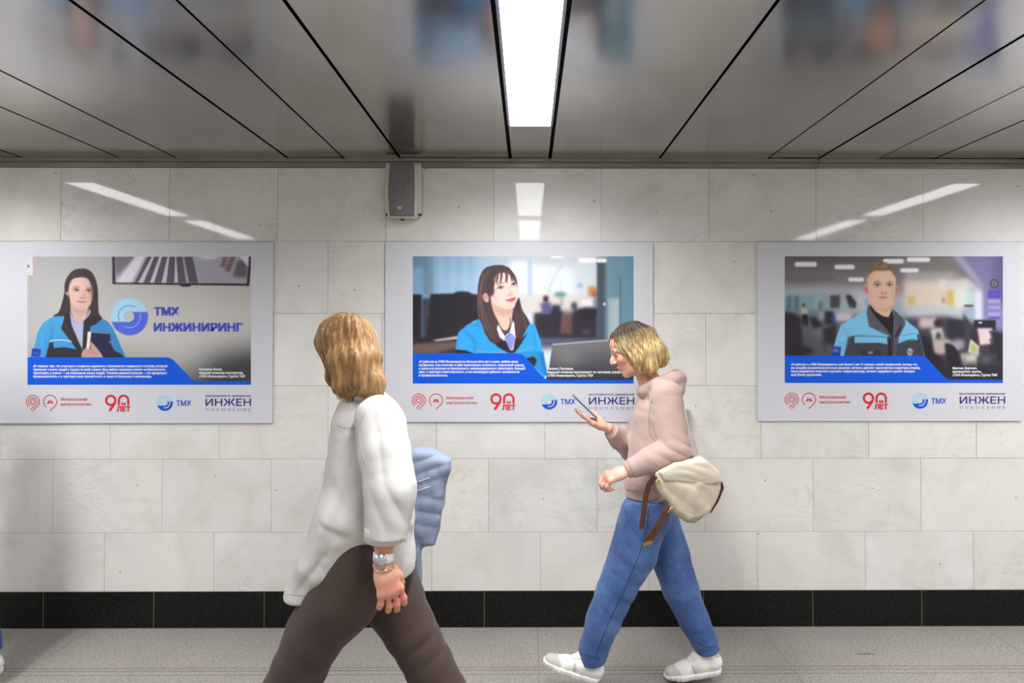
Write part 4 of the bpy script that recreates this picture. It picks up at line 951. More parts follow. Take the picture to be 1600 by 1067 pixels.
def paint_verts(o, name, base, spots, origin=(0, 0, 0)):
    """per-vertex colours: spots = (centre, radius, colour, strength) in world coordinates"""
    v = verts_of(o.data) + np.asarray(origin, np.float32)
    c = np.ones((len(v), 4), np.float32); c[:, :3] = base[:3]
    for ctr, r, col, st in spots:
        if callable(ctr): w = np.clip(ctr(v), 0, 1) * st
        else:
            r = np.asarray(r if np.ndim(r) else (r, r, r), float); q = np.sqrt((((v - np.asarray(ctr)) / r) ** 2).sum(1)); w = np.clip(1.6 - 1.6 * q, 0, 1) * st
        c[:, :3] = c[:, :3] * (1 - w[:, None]) + np.asarray(col[:3]) * w[:, None]
    a = o.data.color_attributes.new(name, 'FLOAT_COLOR', 'POINT'); a.data.foreach_set('color', c.ravel())

def build_head(S, c, fwd, up, sc=1.0, k=0.012):
    """skull, face, nose, lips, chin, ears round the head centre c; returns the frame function"""
    f = unit(fwd); u = unit(np.asarray(up, float) - f * np.dot(up, f)); r = np.cross(f, u)
    A = (f, r, u); L = lambda a, b, d: np.asarray(c, float) + (f * a + r * b + u * d) * sc
    R = lambda *q: np.array(q) * sc
    S.ell(L(-0.012, 0, 0.028), R(0.094, 0.074, 0.086), A, k); S.ell(L(0.028, 0, -0.03), R(0.060, 0.057, 0.080), A, 0.03 * sc)
    S.ell(L(0.055, 0, 0.045), R(0.035, 0.055, 0.045), A, 0.02 * sc)
    S.limb([L(-0.03, 0.055, -0.035), L(0.03, 0.042, -0.082), L(0.062, 0, -0.097), L(0.03, -0.042, -0.082), L(-0.03, -0.055, -0.035)], [0.014 * sc, 0.014 * sc, 0.017 * sc, 0.014 * sc, 0.014 * sc], 0.025 * sc)
    for e in (-1, 1):
        S.ell(L(0.066, 0.034 * e, -0.022), R(0.020, 0.020, 0.018), A, 0.02 * sc)
        S.ell(L(0.092, 0.031 * e, 0.006), R(0.014, 0.018, 0.011), A, 0.012 * sc, 'sub'); S.ell(L(0.075, 0.031 * e, 0.005), R(0.0125, 0.0125, 0.0115), A, 0.002)
        S.ell(L(0.0865, 0.031 * e, 0.011), R(0.005, 0.013, 0.003), A, 0.004 * sc)
        S.limb([L(0.087, 0.014 * e, 0.021), L(0.083, 0.045 * e, 0.022)], [0.006 * sc, 0.005 * sc], 0.012 * sc)
        S.ell(L(-0.008, 0.074 * e, -0.006), R(0.017, 0.007, 0.030), A, 0.006 * sc); S.ell(L(-0.004, 0.082 * e, -0.002), R(0.009, 0.006, 0.016), A, 0.006 * sc, 'sub')
    S.limb([L(0.086, 0, 0.014), L(0.102, 0, -0.014), L(0.110, 0, -0.027)], [0.007 * sc, 0.0085 * sc, 0.0095 * sc], 0.012 * sc)
    for e in (-1, 1): S.ell(L(0.098, 0.0095 * e, -0.031), R(0.008, 0.007, 0.006), A, 0.007 * sc)
    S.ell(L(0.086, 0, -0.057), R(0.013, 0.020, 0.0055), A, 0.006 * sc); S.ell(L(0.084, 0, -0.067), R(0.013, 0.018, 0.006), A, 0.006 * sc); S.ell(L(0.099, 0, -0.0622), R(0.010, 0.024, 0.0014), A, 0.002, 'sub')
    return L, A

def build_hand(S, w, d, n, side, sc=1.0, curl=(0.35, 0.5, 0.35), spread=0.10, thumb=(0.55, 0.35), k=0.008, per=None):
    """w wrist, d towards the fingers, n palm normal, side = direction of the thumb"""
    d = unit(d); n = unit(np.asarray(n, float) - d * np.dot(n, d)); t = unit(np.asarray(side, float) - d * np.dot(side, d) - n * np.dot(side, n)); w = np.asarray(w, float)
    P = lambda a, b, c: w + (d * a + t * b + n * c) * sc
    S.limb([P(-0.01, 0, 0), P(0.035, 0.001, 0), P(0.078, 0, 0.0)], [0.021 * sc, 0.0225 * sc, 0.0215 * sc], k, t, 1.55)
    S.limb([P(0.02, -0.022, 0.004), P(0.075, -0.028, 0.0)], [0.014 * sc, 0.011 * sc], k)
    lens = ((0.040, 0.024, 0.020), (0.045, 0.028, 0.021), (0.042, 0.026, 0.020), (0.032, 0.020, 0.017)); tips = []
    for i, ln in enumerate(lens):
        b = 0.031 - 0.0205 * i; root = P((0.084, 0.089, 0.086, 0.078)[i], b, 0.0)
        cl = [c * (1 + 0.10 * i) for c in curl] if per is None else per[i]
        ang = 0.0; q = root; pts = [P(0.055, b * 0.8, 0), root]; fan = (1.5 - i) * spread
        for c, l in zip(cl, ln):
            ang += c; dirv = (d * math.cos(fan) + t * math.sin(fan)) * math.cos(ang) + n * math.sin(ang); q = q + dirv * l * sc; pts.append(q)
        S.limb(pts, [0.0098 * sc, 0.0098 * sc, 0.0086 * sc, 0.0078 * sc, 0.0066 * sc], 0.004); tips.append(q)
    a, c = thumb
    q0 = P(0.018, 0.024, 0.006); d1 = unit(d * math.cos(a) + t * math.sin(a) + n * 0.35); q1 = q0 + d1 * 0.040 * sc; d2 = unit(d * math.cos(a - c) + t * math.sin(a - c) + n * 0.45); q2 = q1 + d2 * 0.032 * sc; q3 = q2 + unit(d2 + d * 0.4) * 0.024 * sc
    S.limb([q0, q1, q2, q3], [0.0145 * sc, 0.0115 * sc, 0.0098 * sc, 0.0078 * sc], 0.008)
    return tips

def build_shoe(name, heel, toe, up, parent, mats, L=0.275, wd=0.043):
    """low trainer: upper, sole, laces; heel / toe are points on the bottom of the sole"""
    f = unit(np.asarray(toe, float) - heel); u = unit(np.asarray(up, float) - f * np.dot(up, f)); r = np.cross(f, u); o = np.asarray(heel, float)
    P = lambda a, b, c: o + f * a * L + r * b + u * c
    lo, hi = np.minimum(heel, toe) - 0.16, np.maximum(heel, toe) + 0.16
    U = Solid(lo, hi, 0.0035)
    U.limb([P(0.13, 0, 0.060), P(0.38, 0, 0.054), P(0.62, 0, 0.042), P(0.86, 0, 0.036)], [0.037, 0.038, 0.035, 0.027], 0.02, r, 1.12)
    U.limb([P(0.11, 0, 0.060), P(0.16, 0, 0.098)], [0.036, 0.034], 0.02); U.limb([P(0.36, 0, 0.070), P(0.30, 0, 0.108)], [0.033, 0.026], 0.02, r, 1.2)
    hol = Solid(lo, hi, 0.0035); hol.limb([P(0.20, 0, 0.085), P(0.22, 0, 0.15)], [0.028, 0.036], 0.0); U.carve(hol, 0)
    U.cut(P(0, 0, 0.022), -u)
    U.disp(lambda X, Y, Z: 0.0012 * wob(X, Y, Z, 0.05, 3))
    sh = solid_obj('shoe', U, mats['upper'], parent, 2)
    B = Solid(lo, hi, 0.0035)
    B.limb([P(0.14, 0, 0.030), P(0.40, 0, 0.028), P(0.68, 0, 0.028), P(0.87, 0, 0.036)], [0.040, 0.040, 0.043, 0.034], 0.02, r, 1.10)
    B.cut(P(0, 0, 0.034), u, 0.006); B.cut(P(0, 0, 0.004), -u, 0.008); B.cut(P(0.85, 0, 0.0), -unit(u - f * 0.26), 0.01); B.cut(P(0.12, 0, 0.0), -unit(u + f * 0.22), 0.01)
    B.disp(lambda X, Y, Z: 0.0010 * np.sin(2 * math.pi * ((X - o[0]) * f[0] + (Y - o[1]) * f[1] + (Z - o[2]) * f[2]) / 0.022))
    solid_obj('sole', B, mats['sole'], sh, 2)
    # overlays on toe and heel, and laces across the tongue
    T = Solid(lo, hi, 0.0035)
    T.limb([P(0.62, 0, 0.042), P(0.86, 0, 0.036)], [0.0365, 0.0285], 0.01, r, 1.12); T.cut(P(0.70, 0, 0.05), unit(-f * 0.7 + u * 0.7), 0.005); T.cut(P(0, 0, 0.030), -u)
    solid_obj('toe_guard', T, mats['trim'], sh, 2)
    T = Solid(lo, hi, 0.0035); T.limb([P(0.11, 0, 0.060), P(0.15, 0, 0.094)], [0.0385, 0.036], 0.01); T.cut(P(0.15, 0, 0.06), unit(f + u * 0.2), 0.004); T.cut(P(0, 0, 0.028), -u)
    solid_obj('heel_guard', T, mats['trim'], sh, 2)
    T = Solid(lo, hi, 0.0035); T.limb([P(0.30, 0, 0.056), P(0.46, 0, 0.051)], [0.0395, 0.0385], 0.01, r, 1.13); T.cut(P(0.56, 0, 0.05), unit(f + u * 0.5), 0.004); T.cut(P(0.40, 0, 0.05), unit(-f - u * 0.7), 0.004); T.cut(P(0, 0, 0.075), u, 0.004); T.cut(P(0, 0, 0.030), -u)
    solid_obj('side_panel', T, mats['trim'], sh, 2)
    T = Solid(lo, hi, 0.0035); T.limb([P(0.30, 0, 0.118), P(0.42, 0, 0.098), P(0.52, 0, 0.082)], [0.010, 0.011, 0.010], 0.01, r, 2.2); solid_obj('tongue', T, mats['upper'], sh, 2)
    vs = []; fs = []
    for i in range(5):
        a = 0.40 + 0.055 * i; z = 0.103 - 0.0068 * i
        pts = [P(a - 0.02, -0.028, z - 0.014), P(a, -0.012, z - 0.002), P(a + 0.01, 0.012, z - 0.002), P(a - 0.01, 0.028, z - 0.014)]
        b = len(vs)
        for j, p in enumerate(pts):
            for kk in range(6):
                t = 2 * math.pi * kk / 6; vs.append(p + f * 0.0035 * math.cos(t) + u * 0.003 * math.sin(t))
        for j in range(3):
            for kk in range(6): fs.append((b + j * 6 + kk, b + j * 6 + (kk + 1) % 6, b + (j + 1) * 6 + (kk + 1) % 6, b + (j + 1) * 6 + kk))
    from_data('laces', vs, fs, mats['lace'], sh, True)
    return sh
# ------------------------------------------------------------------ people
def cloth(name, c1, c2, weave=900.0, rough=0.85, bump=0.15, sheen=0.15, sc=9.0):
    g = G(name); P = g.obj(); n = g.noise(P, sc, 5, 0.6); w = g.noise(g.mapping(P, (1, 1, 0.35)), weave, 2)
    b = g.mix(n, L3(*c1), L3(*c2)); b = g.mix(g.math('MULTIPLY', w, 0.22), b, L3(*[v * 0.78 for v in c1]))
    g.p(base=b, rough=rough, spec=0.25, sheen=sheen, normal=g.bump(w, bump, 0.0015)); return g.m
def skin_mat():
    g = G('skin'); n = g.noise(g.obj(), 60, 4); b = g.mix(g.math('MULTIPLY', n, 0.25), g.attr('tint'), L3(196, 128, 108))
    g.p(base=b, rough=0.5, spec=0.35, sss=0.12); g.b.inputs['Subsurface Radius'].default_value = (0.012, 0.005, 0.003); g.b.inputs['Subsurface Scale'].default_value = 0.6
    return g.m
def hair_mat():
    g = G('hair'); P = g.obj(); s = g.noise(g.mapping(P, (1, 1, 0.12)), 130, 3, 0.6); s2 = g.noise(g.mapping(P, (1, 1, 0.2)), 26, 3)
    b = g.mix(1.0, g.attr('tint'), g.ramp(s, [(0.3, (0.45, 0.42, 0.40)), (0.55, (1, 1, 1)), (0.75, (1.25, 1.22, 1.15))]), 'MULTIPLY')
    b = g.mix(1.0, b, g.ramp(s2, [(0.35, (0.62, 0.58, 0.55)), (0.6, (1.1, 1.08, 1.05))]), 'MULTIPLY')
    g.p(base=b, rough=0.55, spec=0.3, normal=g.bump(s, 0.5, 0.003)); return g.m
M_SKIN, M_HAIR = skin_mat(), hair_mat()
def denim():
    g = G('blue_denim'); P = g.obj(); n = g.noise(P, 6, 6, 0.65); w = g.noise(g.mapping(P, (1, 1, 0.4), (0.5, 0.4, 0)), 700, 2)
    b = g.ramp(n, [(0.3, L3(58, 84, 134)), (0.5, L3(73, 101, 153)), (0.7, L3(104, 131, 182))]); b = g.mix(g.math('MULTIPLY', w, 0.3), b, L3(46, 66, 108))
    g.p(base=b, rough=0.85, spec=0.2, sheen=0.1, normal=g.bump(w, 0.2, 0.0015)); return g.m
M_DENIM = denim()
M_PINK = cloth('dusty_pink_fleece', (180, 152, 145), (192, 165, 157), 700, 0.9, 0.2, 0.25)
M_WHITE_SHIRT = cloth('white_shirt_cotton', (194, 192, 188), (203, 201, 198), 900, 0.8, 0.1, 0.1)
M_BROWN = cloth('dark_brown_wool', (64, 52, 48), (76, 62, 58), 600, 0.9, 0.2, 0.1)
M_PALE_DENIM = cloth('pale_denim', (122, 134, 158), (144, 156, 178), 700, 0.85, 0.2, 0.1, 14)
M_CREAM = cloth('cream_canvas', (204, 194, 174), (216, 206, 188), 500, 0.8, 0.2, 0.1)
M_TAUPE = cloth('taupe_canvas', (158, 142, 116), (170, 154, 126), 500, 0.8, 0.2)
M_LEATHER = simple('brown_leather', L3(78, 46, 32), 0.45, vary=0.3, scale=40)
M_BRASS = simple('brass', L3(196, 164, 90), 0.3, 1.0)
M_STRAP = simple('grey_webbing', L3(176, 174, 168), 0.8)
SHOE = dict(upper=cloth('white_mesh_shoe', (226, 224, 220), (238, 236, 234), 420, 0.7, 0.2, 0.05), sole=simple('white_rubber', L3(226, 224, 222), 0.5), trim=simple('pale_grey_suede', L3(190, 186, 176), 0.85), lace=simple('white_lace', L3(236, 235, 232), 0.8))
DSHOE = dict(upper=simple('dark_shoe_leather', L3(50, 46, 46), 0.4), sole=simple('dark_rubber_sole', L3(38, 36, 36), 0.6), trim=simple('dark_shoe_trim', L3(44, 40, 40), 0.5), lace=simple('dark_lace', L3(40, 38, 38), 0.8))
TONE = L3(226, 178, 156)

def poly_sdf(U, V, P):
    """signed distance of a closed polygon on two broadcast coordinate arrays"""
    P = np.asarray(P, np.float32); d = None; s = None; n = len(P)
    for i in range(n):
        a, b = P[i], P[(i + 1) % n]; e = b - a
        wx, wy = U - a[0], V - a[1]; t = np.clip((wx * e[0] + wy * e[1]) / (e @ e + 1e-12), 0, 1)
        q = (wx - e[0] * t) ** 2 + (wy - e[1] * t) ** 2; d = q if d is None else np.minimum(d, q)
        c1 = (a[1] > V) != (b[1] > V); c = c1 & (U < a[0] + (V - a[1]) / ((b[1] - a[1]) if b[1] != a[1] else 1e-9) * e[0])
        s = c if s is None else s ^ c
    d = np.sqrt(d); return np.where(s, -d, d)
def prism(S, poly, yc, half, r=0.02, k=0.0, bulge=0.0, shear=0.0):
    q = S.block(S.lo, S.lo + S.n * S.h); sl, X, Y, Z = q
    d2 = poly_sdf(X + 0 * Z, Z + 0 * X, poly) + r
    h = half + bulge * np.clip(-d2 / 0.08, 0, 1)
    dy = np.abs(Y - yc - shear * (Z - S.lo[2])) - h + r
    d = np.minimum(np.maximum(d2, dy), 0) + np.sqrt(np.maximum(d2, 0) ** 2 + np.maximum(dy, 0) ** 2) - r
    S._comb(sl, d.astype(np.float32), k, 'add')
def folds(a1, l1, a2=0.0, l2=0.05, seed=0): return lambda X, Y, Z: a1 * wob(X, Y, Z, l1, seed) + (a2 * wob(X, Y, Z, l2, seed + 4) if a2 else 0)
def ripple(c, d, lam, amp, wid, seed=1, wt=None):
    """wrinkles across direction d around c"""
    c = np.asarray(c, float); d = unit(d)
    def fn(X, Y, Z):
        x, y, z = X - c[0], Y - c[1], Z - c[2]; t = x * d[0] + y * d[1] + z * d[2]
        ph = 2 * math.pi * t / lam + 2.4 * wob(X, Y, Z, 0.34, seed)
        ridge = 1.0 - 2.0 * np.abs(np.sin(ph * 0.5)) ** 0.75          # narrow creases, broad cushions
        return 0.75 * amp * ridge * np.clip(0.6 + 0.6 * wob(X, Y, Z, 0.26, seed + 1), 0.1, 1.2) * np.exp(-(x * x + y * y + z * z - t * t) / (wid * wid) - t * t / ((wt or wid) ** 2))
    return fn

def garment_line(name, o, origin, paths, m, r=0.0016, lift=0.0004):
    """stitched lines lying on a garment, traced on its surface"""
    from mathutils.bvhtree import BVHTree
    v = verts_of(o.data) + np.asarray(origin, np.float32)
    t = BVHTree.FromPolygons([tuple(q) for q in v], [tuple(p.vertices) for p in o.data.polygons]); cp = Vector((0, -CAM_D, EYE)); vs, fs = [], []
    for path in paths:
        P = Paint.spline(np.asarray(path, float), False, 8); pts = []
        for px, py in P:
            d = (W(px, py, 0) - cp).normalized(); hit, nr, _, _ = t.ray_cast(cp, d)
            if hit is not None: pts.append(np.array(hit) - np.array(d) * lift)
        if len(pts) < 3: continue
        b = len(vs); n = len(pts)
        for i, p in enumerate(pts):
            tg = unit(pts[min(i + 1, n - 1)] - pts[max(i - 1, 0)]); sd = unit(np.cross(tg, (0, 1, 0))); up = np.cross(sd, tg)
            for k in range(6): vs.append(p + sd * r * math.cos(k * math.pi / 3) + up * r * math.sin(k * math.pi / 3))
        for i in range(n - 1):
            for k in range(6): fs.append((b + i * 6 + k, b + i * 6 + (k + 1) % 6, b + (i + 1) * 6 + (k + 1) % 6, b + (i + 1) * 6 + k))
    return from_data(name, vs, fs, m, o, True)
M_SEAM_BLUE = simple('dark_blue_thread', L3(40, 58, 100), 0.9); M_SEAM_PINK = simple('mauve_thread', L3(150, 122, 116), 0.9); M_SEAM_WHITE = simple('off_white_thread', L3(180, 177, 171), 0.9)

# ================================================ woman reading her phone, walking to the left
Y2 = -0.585
def q2(px, py, dy=0.0): return np.array(W(px, py, Y2 + dy))
def phone_walker():
    C = q2(987, 546); base = np.array((C[0], Y2, 0.0))
    fwd, up = (-0.93, -0.06, -0.35), (-0.35, 0, 0.93)
    lo, hi = q2(838, 1090, 0.0), q2(1140, 500, 0.0); lo[1], hi[1] = Y2 - 0.36, Y2 + 0.34; lo[2] = -0.01
    S = Solid(lo, hi, 0.0036)
    L, A = build_head(S, C, fwd, up)
    S.limb([L(-0.022, 0, -0.045), q2(1016, 600), q2(1026, 622)], [0.050, 0.050, 0.062], 0.02)
    S.limb([q2(1030, 628), q2(1026, 690), q2(1014, 755), q2(1014, 800)], [0.072, 0.075, 0.070, 0.078], 0.03, (0, 1, 0), 1.45)
    arms = ([q2(1041, 618, -0.145), q2(1055, 704, -0.21), q2(982, 735, -0.225)], [q2(1022, 618, 0.15), q2(988, 701, 0.20), q2(951, 669, 0.05)])
    for a in arms:
        S.limb([q2(1030, 622)] + a[:1], [0.055, 0.044], 0.03); S.limb(a, [0.042, 0.034, 0.024], 0.02)
    hips, knees, ank = (q2(1010, 805, -0.085), q2(1022, 805, 0.085)), (q2(966, 920, -0.09), q2(1060, 918, 0.06)), (q2(931, 1030, -0.055), q2(1110, 1016, 0.03))
    for h, kn, a in zip(hips, knees, ank): S.limb([h, kn, a], [0.066, 0.045, 0.034], 0.02)
    heelF, toeF = q2(934, 1068.5, -0.055), q2(848, 1040, -0.06); heelB, toeB = q2(1128, 1052, 0.03), q2(1043, 1059, 0.03)
    heelF[2] = max(heelF[2], 0.004); toeB[2] = 0.002; heelB[2] = max(heelB[2], 0.012)
    for hl, to, a in ((heelF, toeF, ank[0]), (heelB, toeB, ank[1])):
        u = np.array((0, 0, 0.045)); S.limb([a, hl + (to - hl) * 0.16 + u, hl + (to - hl) * 0.8 + u * 0.85], [0.03, 0.027, 0.022], 0.01)
    build_hand(S, arms[0][2] + np.array((-0.012, 0, -0.002)), (-0.90, 0.05, -0.34), (0.30, 0.42, -0.85), (0.1, 0.9, 0.3), 0.95, (0.55, 0.85, 0.6), 0.06, (0.5, 0.5))
    hd, hn = unit((-0.93, -0.10, 0.36)), unit((0.36, -0.06, 0.93))
    build_hand(S, arms[1][2] + hd * 0.010, hd, hn, (0, 1, 0), 0.95, (0.22, 0.10, 0.06), 0.05, (1.15, 0.5))
    body = solid_obj('person', S, M_SKIN, None, 2)
    body.location = base; body.data.transform(Matrix.Translation(-Vector(base)))
    lip, brow = L3(190, 92, 90), L3(120, 92, 66)
    spots = [(L(0.090, 0, -0.058), (0.03, 0.03, 0.013), lip, 0.9), (L(0.088, 0, -0.066), (0.03, 0.024, 0.012), lip, 0.8), (L(0.07, -0.045, -0.03), 0.035, L3(222, 150, 130), 0.5), (L(0.112, 0, -0.028), 0.02, L3(222, 150, 130), 0.5)]
    for e in (-1, 1): spots += [(L(0.088, 0.031 * e, 0.0245), (0.03, 0.024, 0.008), brow, 0.9), (L(0.087, 0.031 * e, 0.005), (0.014, 0.014, 0.007), L3(70, 52, 48), 0.95)]
    for w_ in (arms[0][2], arms[1][2]): spots.append((w_ + np.array((-0.09, 0, -0.03 if w_ is arms[0][2] else 0.03)), 0.07, L3(222, 150, 128), 0.5))
    paint_verts(body, 'tint', TONE, spots, base)
    # hair: bob with dark roots
    H = Solid(C - 0.22, C + 0.20, 0.0036)
    H.ell(L(-0.014, 0, 0.032), (0.106, 0.090, 0.094), A, 0.01)
    for e in (-1, 1):
        H.limb([L(0.045, 0.062 * e, 0.065), L(0.028, 0.080 * e, 0.02), L(0.008, 0.086 * e, -0.05), L(0.012, 0.078 * e, -0.105)], [0.022, 0.026, 0.030, 0.016], 0.02)
        H.limb([L(-0.03, 0.070 * e, 0.05), L(-0.045, 0.084 * e, -0.03), L(-0.035, 0.080 * e, -0.10), L(-0.015, 0.07 * e, -0.125)], [0.03, 0.036, 0.034, 0.014], 0.02)
        H.limb([L(-0.08, 0.035 * e, 0.03), L(-0.098, 0.050 * e, -0.04), L(-0.105, 0.05 * e, -0.085), L(-0.10, 0.05 * e, -0.105)], [0.035, 0.040, 0.032, 0.012], 0.03)
    H.limb([L(-0.09, 0, 0.02), L(-0.105, 0, -0.05), L(-0.10, 0, -0.095)], [0.04, 0.042, 0.026], 0.03, (0, 1, 0), 1.2)
    H.ell(L(0.115, 0, -0.035), (0.085, 0.068, 0.098), A, 0.012, 'sub'); H.ell(L(0.02, 0, -0.10), (0.055, 0.05, 0.06), A, 0.01, 'sub')
    f_, r_, u_ = A
    def strand(X, Y, Z):
        x, y, z = X - C[0], Y - C[1], Z - C[2]; ang = np.arctan2(x * r_[0] + y * r_[1] + z * r_[2], -(x * f_[0] + y * f_[1] + z * f_[2]) + 0.001); h = x * u_[0] + y * u_[1] + z * u_[2]
        return 0.0030 * np.sin(ang * 26 + 3 * np.sin(h * 28)) + 0.0022 * np.sin(ang * 57 - 5 * np.sin(h * 17)) + 0.004 * wob(X, Y, Z, 0.10, 2)
    H.disp(strand)
    hair = solid_obj('hair', H, M_HAIR, body, 1)
    root = lambda v: 1.45 - ((L(-0.02, 0, 0.125) - v) @ u_) / 0.085
    paint_verts(hair, 'tint', L3(206, 180, 130), [(lambda v: ((v - L(0, 0, -0.06)) @ -u_) / 0.06, 0, L3(186, 158, 100), 0.6), (L(0.05, -0.07, 0.02), (0.06, 0.06, 0.09), L3(228, 208, 164), 0.8), (root, 0, L3(50, 36, 28), 0.95)], base)
    # trousers: loose blue jeans
    T = Solid(lo, hi, 0.0042)
    T.limb([q2(1014, 776), q2(1014, 800)], [0.086, 0.100], 0.02, (0, 1, 0), 1.42)
    kn = ripple(knees[0] + np.array((0, -0.04, -0.02)), (0.5, 0, 0.85), 0.075, 0.0045, 0.20, 2)
    T.limb([q2(1006, 806, -0.07), q2(990, 862, -0.085), q2(964, 918, -0.09), q2(943, 968, -0.08), q2(928, 1012, -0.06), q2(923, 1042, -0.055)], [0.108, 0.104, 0.084, 0.076, 0.066, 0.056], 0.03, (0, 1, 0), 1.08, 'add', lambda X, Y, Z: kn(X, Y, Z) + 0.002 * wob(X, Y, Z, 0.16, 3))
    kb = ripple(q2(1098, 1000, 0.0), (0.35, 0, -0.9), 0.045, 0.005, 0.09, 5); kb2 = ripple(knees[1], (0.4, 0, 0.9), 0.07, 0.004, 0.14, 6)
    T.limb([q2(1024, 806, 0.07), q2(1046, 866, 0.075), q2(1064, 922, 0.06), q2(1083, 966, 0.05), q2(1099, 998, 0.035), q2(1108, 1020, 0.03)], [0.104, 0.092, 0.084, 0.070, 0.060, 0.054], 0.03, (0, 1, 0), 1.08, 'add', lambda X, Y, Z: kb(X, Y, Z) + kb2(X, Y, Z) + 0.002 * wob(X, Y, Z, 0.15, 7))
    T.disp(ripple(q2(1000, 830, -0.1), (0.75, 0, 0.66), 0.075, 0.0045, 0.16, 8)); T.disp(folds(0.0008, 0.06, seed=1))
    T.cut(q2(1014, 776), (0.02, 0, 1), 0.004)
    T.cut(q2(926, 1034, -0.055), (0.10, 0, -1), 0.004, (q2(880, 1085, -0.25), q2(985, 990, 0.02)))
    T.cut(q2(1108, 1016, 0.03), (0.25, 0, -1), 0.004, (q2(1060, 1060, -0.1), q2(1138, 960, 0.2)))
    jeans = solid_obj('jeans', T, M_DENIM, body, 1)
    garment_line('side_seam', jeans, base, [[(1016, 786), (1004, 850), (976, 920), (950, 975), (930, 1028)]], M_SEAM_BLUE)
    garment_line('pocket_seam', jeans, base, [[(1000, 786), (1008, 800), (1016, 806)]], M_SEAM_BLUE)
    garment_line('hem_stitch', jeans, base, [[(914, 1022), (926, 1026), (938, 1029)]], M_SEAM_BLUE); garment_line('hem_stitch', jeans, base, [[(1088, 1002), (1102, 1010), (1116, 1010)]], M_SEAM_BLUE)
    vs = []; fs = []
    bb = [q2(1014, 779) + np.array((math.cos(t) * 0.089, math.sin(t) * 0.127, 0)) for t in np.linspace(0, 2 * math.pi, 40, endpoint=False)]
    for p in bb: vs += [p + (0, 0, -0.016), p + (0, 0, 0.016)]
    n = len(bb); fs = [(2 * i, 2 * ((i + 1) % n), 2 * ((i + 1) % n) + 1, 2 * i + 1) for i in range(n)]
    wb = from_data('waistband', vs, fs, M_DENIM, jeans, True); md = wb.modifiers.new('thickness', 'SOLIDIFY'); md.thickness = 0.006; md.offset = 0
    # hooded sweatshirt
    U = Solid(lo, hi, 0.0042)
    U.limb([q2(1030, 620), q2(1027, 650), q2(1022, 700), q2(1008, 750), q2(1005, 772)], [0.090, 0.112, 0.112, 0.096, 0.086], 0.03, (0, 1, 0), 1.38)
    el = ripple(arms[0][1], (0.5, 0, 0.86), 0.05, 0.007, 0.11, 3); el2 = ripple(q2(1000, 726, -0.2), (0.95, 0, -0.3), 0.042, 0.004, 0.06, 4)
    U.limb(arms[0][:2] + [q2(1020, 718, -0.222), q2(988, 731, -0.226)], [0.070, 0.066, 0.058, 0.042], 0.025, None, 1, 'add', lambda X, Y, Z: el(X, Y, Z) + el2(X, Y, Z))
    ef = ripple(arms[1][1], (0.5, 0, 0.86), 0.05, 0.006, 0.10, 6)
    U.limb(arms[1][:2] + [q2(968, 685, 0.11), q2(956, 675, 0.065)], [0.066, 0.062, 0.052, 0.040], 0.025, None, 1, 'add', ef)
    # hood gathered round the neck and lying on the upper back
    ring = [q2(1004, 612, 0.0), q2(1008, 610, -0.055), q2(1028, 602, -0.098), q2(1052, 594, -0.06), q2(1058, 592, 0.0), q2(1052, 594, 0.06), q2(1028, 602, 0.098), q2(1008, 610, 0.055), q2(1004, 612, 0.0)]
    U.limb(ring, [0.026, 0.028, 0.034, 0.040, 0.042, 0.040, 0.034, 0.028, 0.026], 0.012)
    U.ell(q2(1054, 608), (0.042, 0.105, 0.055), [unit((0.9, 0, -0.42)), (0, 1, 0), unit((0.42, 0, 0.9))], 0.014)
    U.disp(ripple(q2(1025, 612, -0.1), (0.25, 0, 0.97), 0.05, 0.005, 0.09, 2)); U.disp(ripple(q2(1010, 700, -0.1), (0.7, 0, 0.7), 0.085, 0.006, 0.16, 9)); U.disp(folds(0.0015, 0.12, 0.0005, 0.04, 2))
    U.ell(L(-0.02, 0, -0.02), (0.088, 0.076, 0.115), A, 0.006, 'sub')
    U.cut(q2(1005, 774), (0.05, 0, -1), 0.006, (q2(940, 860, -0.19), q2(1075, 755, 0.25)))
    for w_, d_, bx in ((q2(984, 733, -0.226), (-0.93, 0, -0.37), (-0.32, -0.14)), (q2(955, 673.5, 0.06), (-0.75, -0.4, 0.5), (-0.02, 0.16))):
        a, b = np.array(w_) - 0.07, np.array(w_) + 0.07; U.cut(w_, d_, 0.006, (a, b))
    top = solid_obj('hooded_sweatshirt', U, M_PINK, body, 2)
    garment_line('hem_band_seam', top, base, [[(978, 764), (992, 766), (1010, 766), (1022, 764)]], M_SEAM_PINK); garment_line('armhole_seam', top, base, [[(1018, 626), (1014, 650), (1016, 676), (1024, 690)]], M_SEAM_PINK)
    for nm, w_, d_, r0 in (('cuff', q2(986, 732, -0.226), (-0.93, 0, -0.37), 0.040), ('cuff', q2(957, 676, 0.068), (-0.75, -0.4, 0.5), 0.038)):
        d_ = unit(d_); o = tube(nm, [w_ - d_ * 0.028, w_ - d_ * 0.022, w_ + d_ * 0.018, w_ + d_ * 0.024], 0.03, M_PINK, top, 28, [r0 - 0.002, r0, r0 - 0.004, r0 - 0.010])
    build_shoe('shoe', heelF, toeF, (0.25, 0, 0.97) if False else (0.30, 0, 0.95), body, SHOE); build_shoe('shoe', heelB, toeB, (0.05, 0, 1), body, SHOE)
    return body, dict(hand=arms[1][2], hd=hd, hn=hn, solids=[S, U, T])
woman, info = phone_walker()
tag(woman, 'woman with blonde bob, pink hooded sweatshirt and blue jeans, walking left looking at phone', 'person', 'passers-by in the corridor')

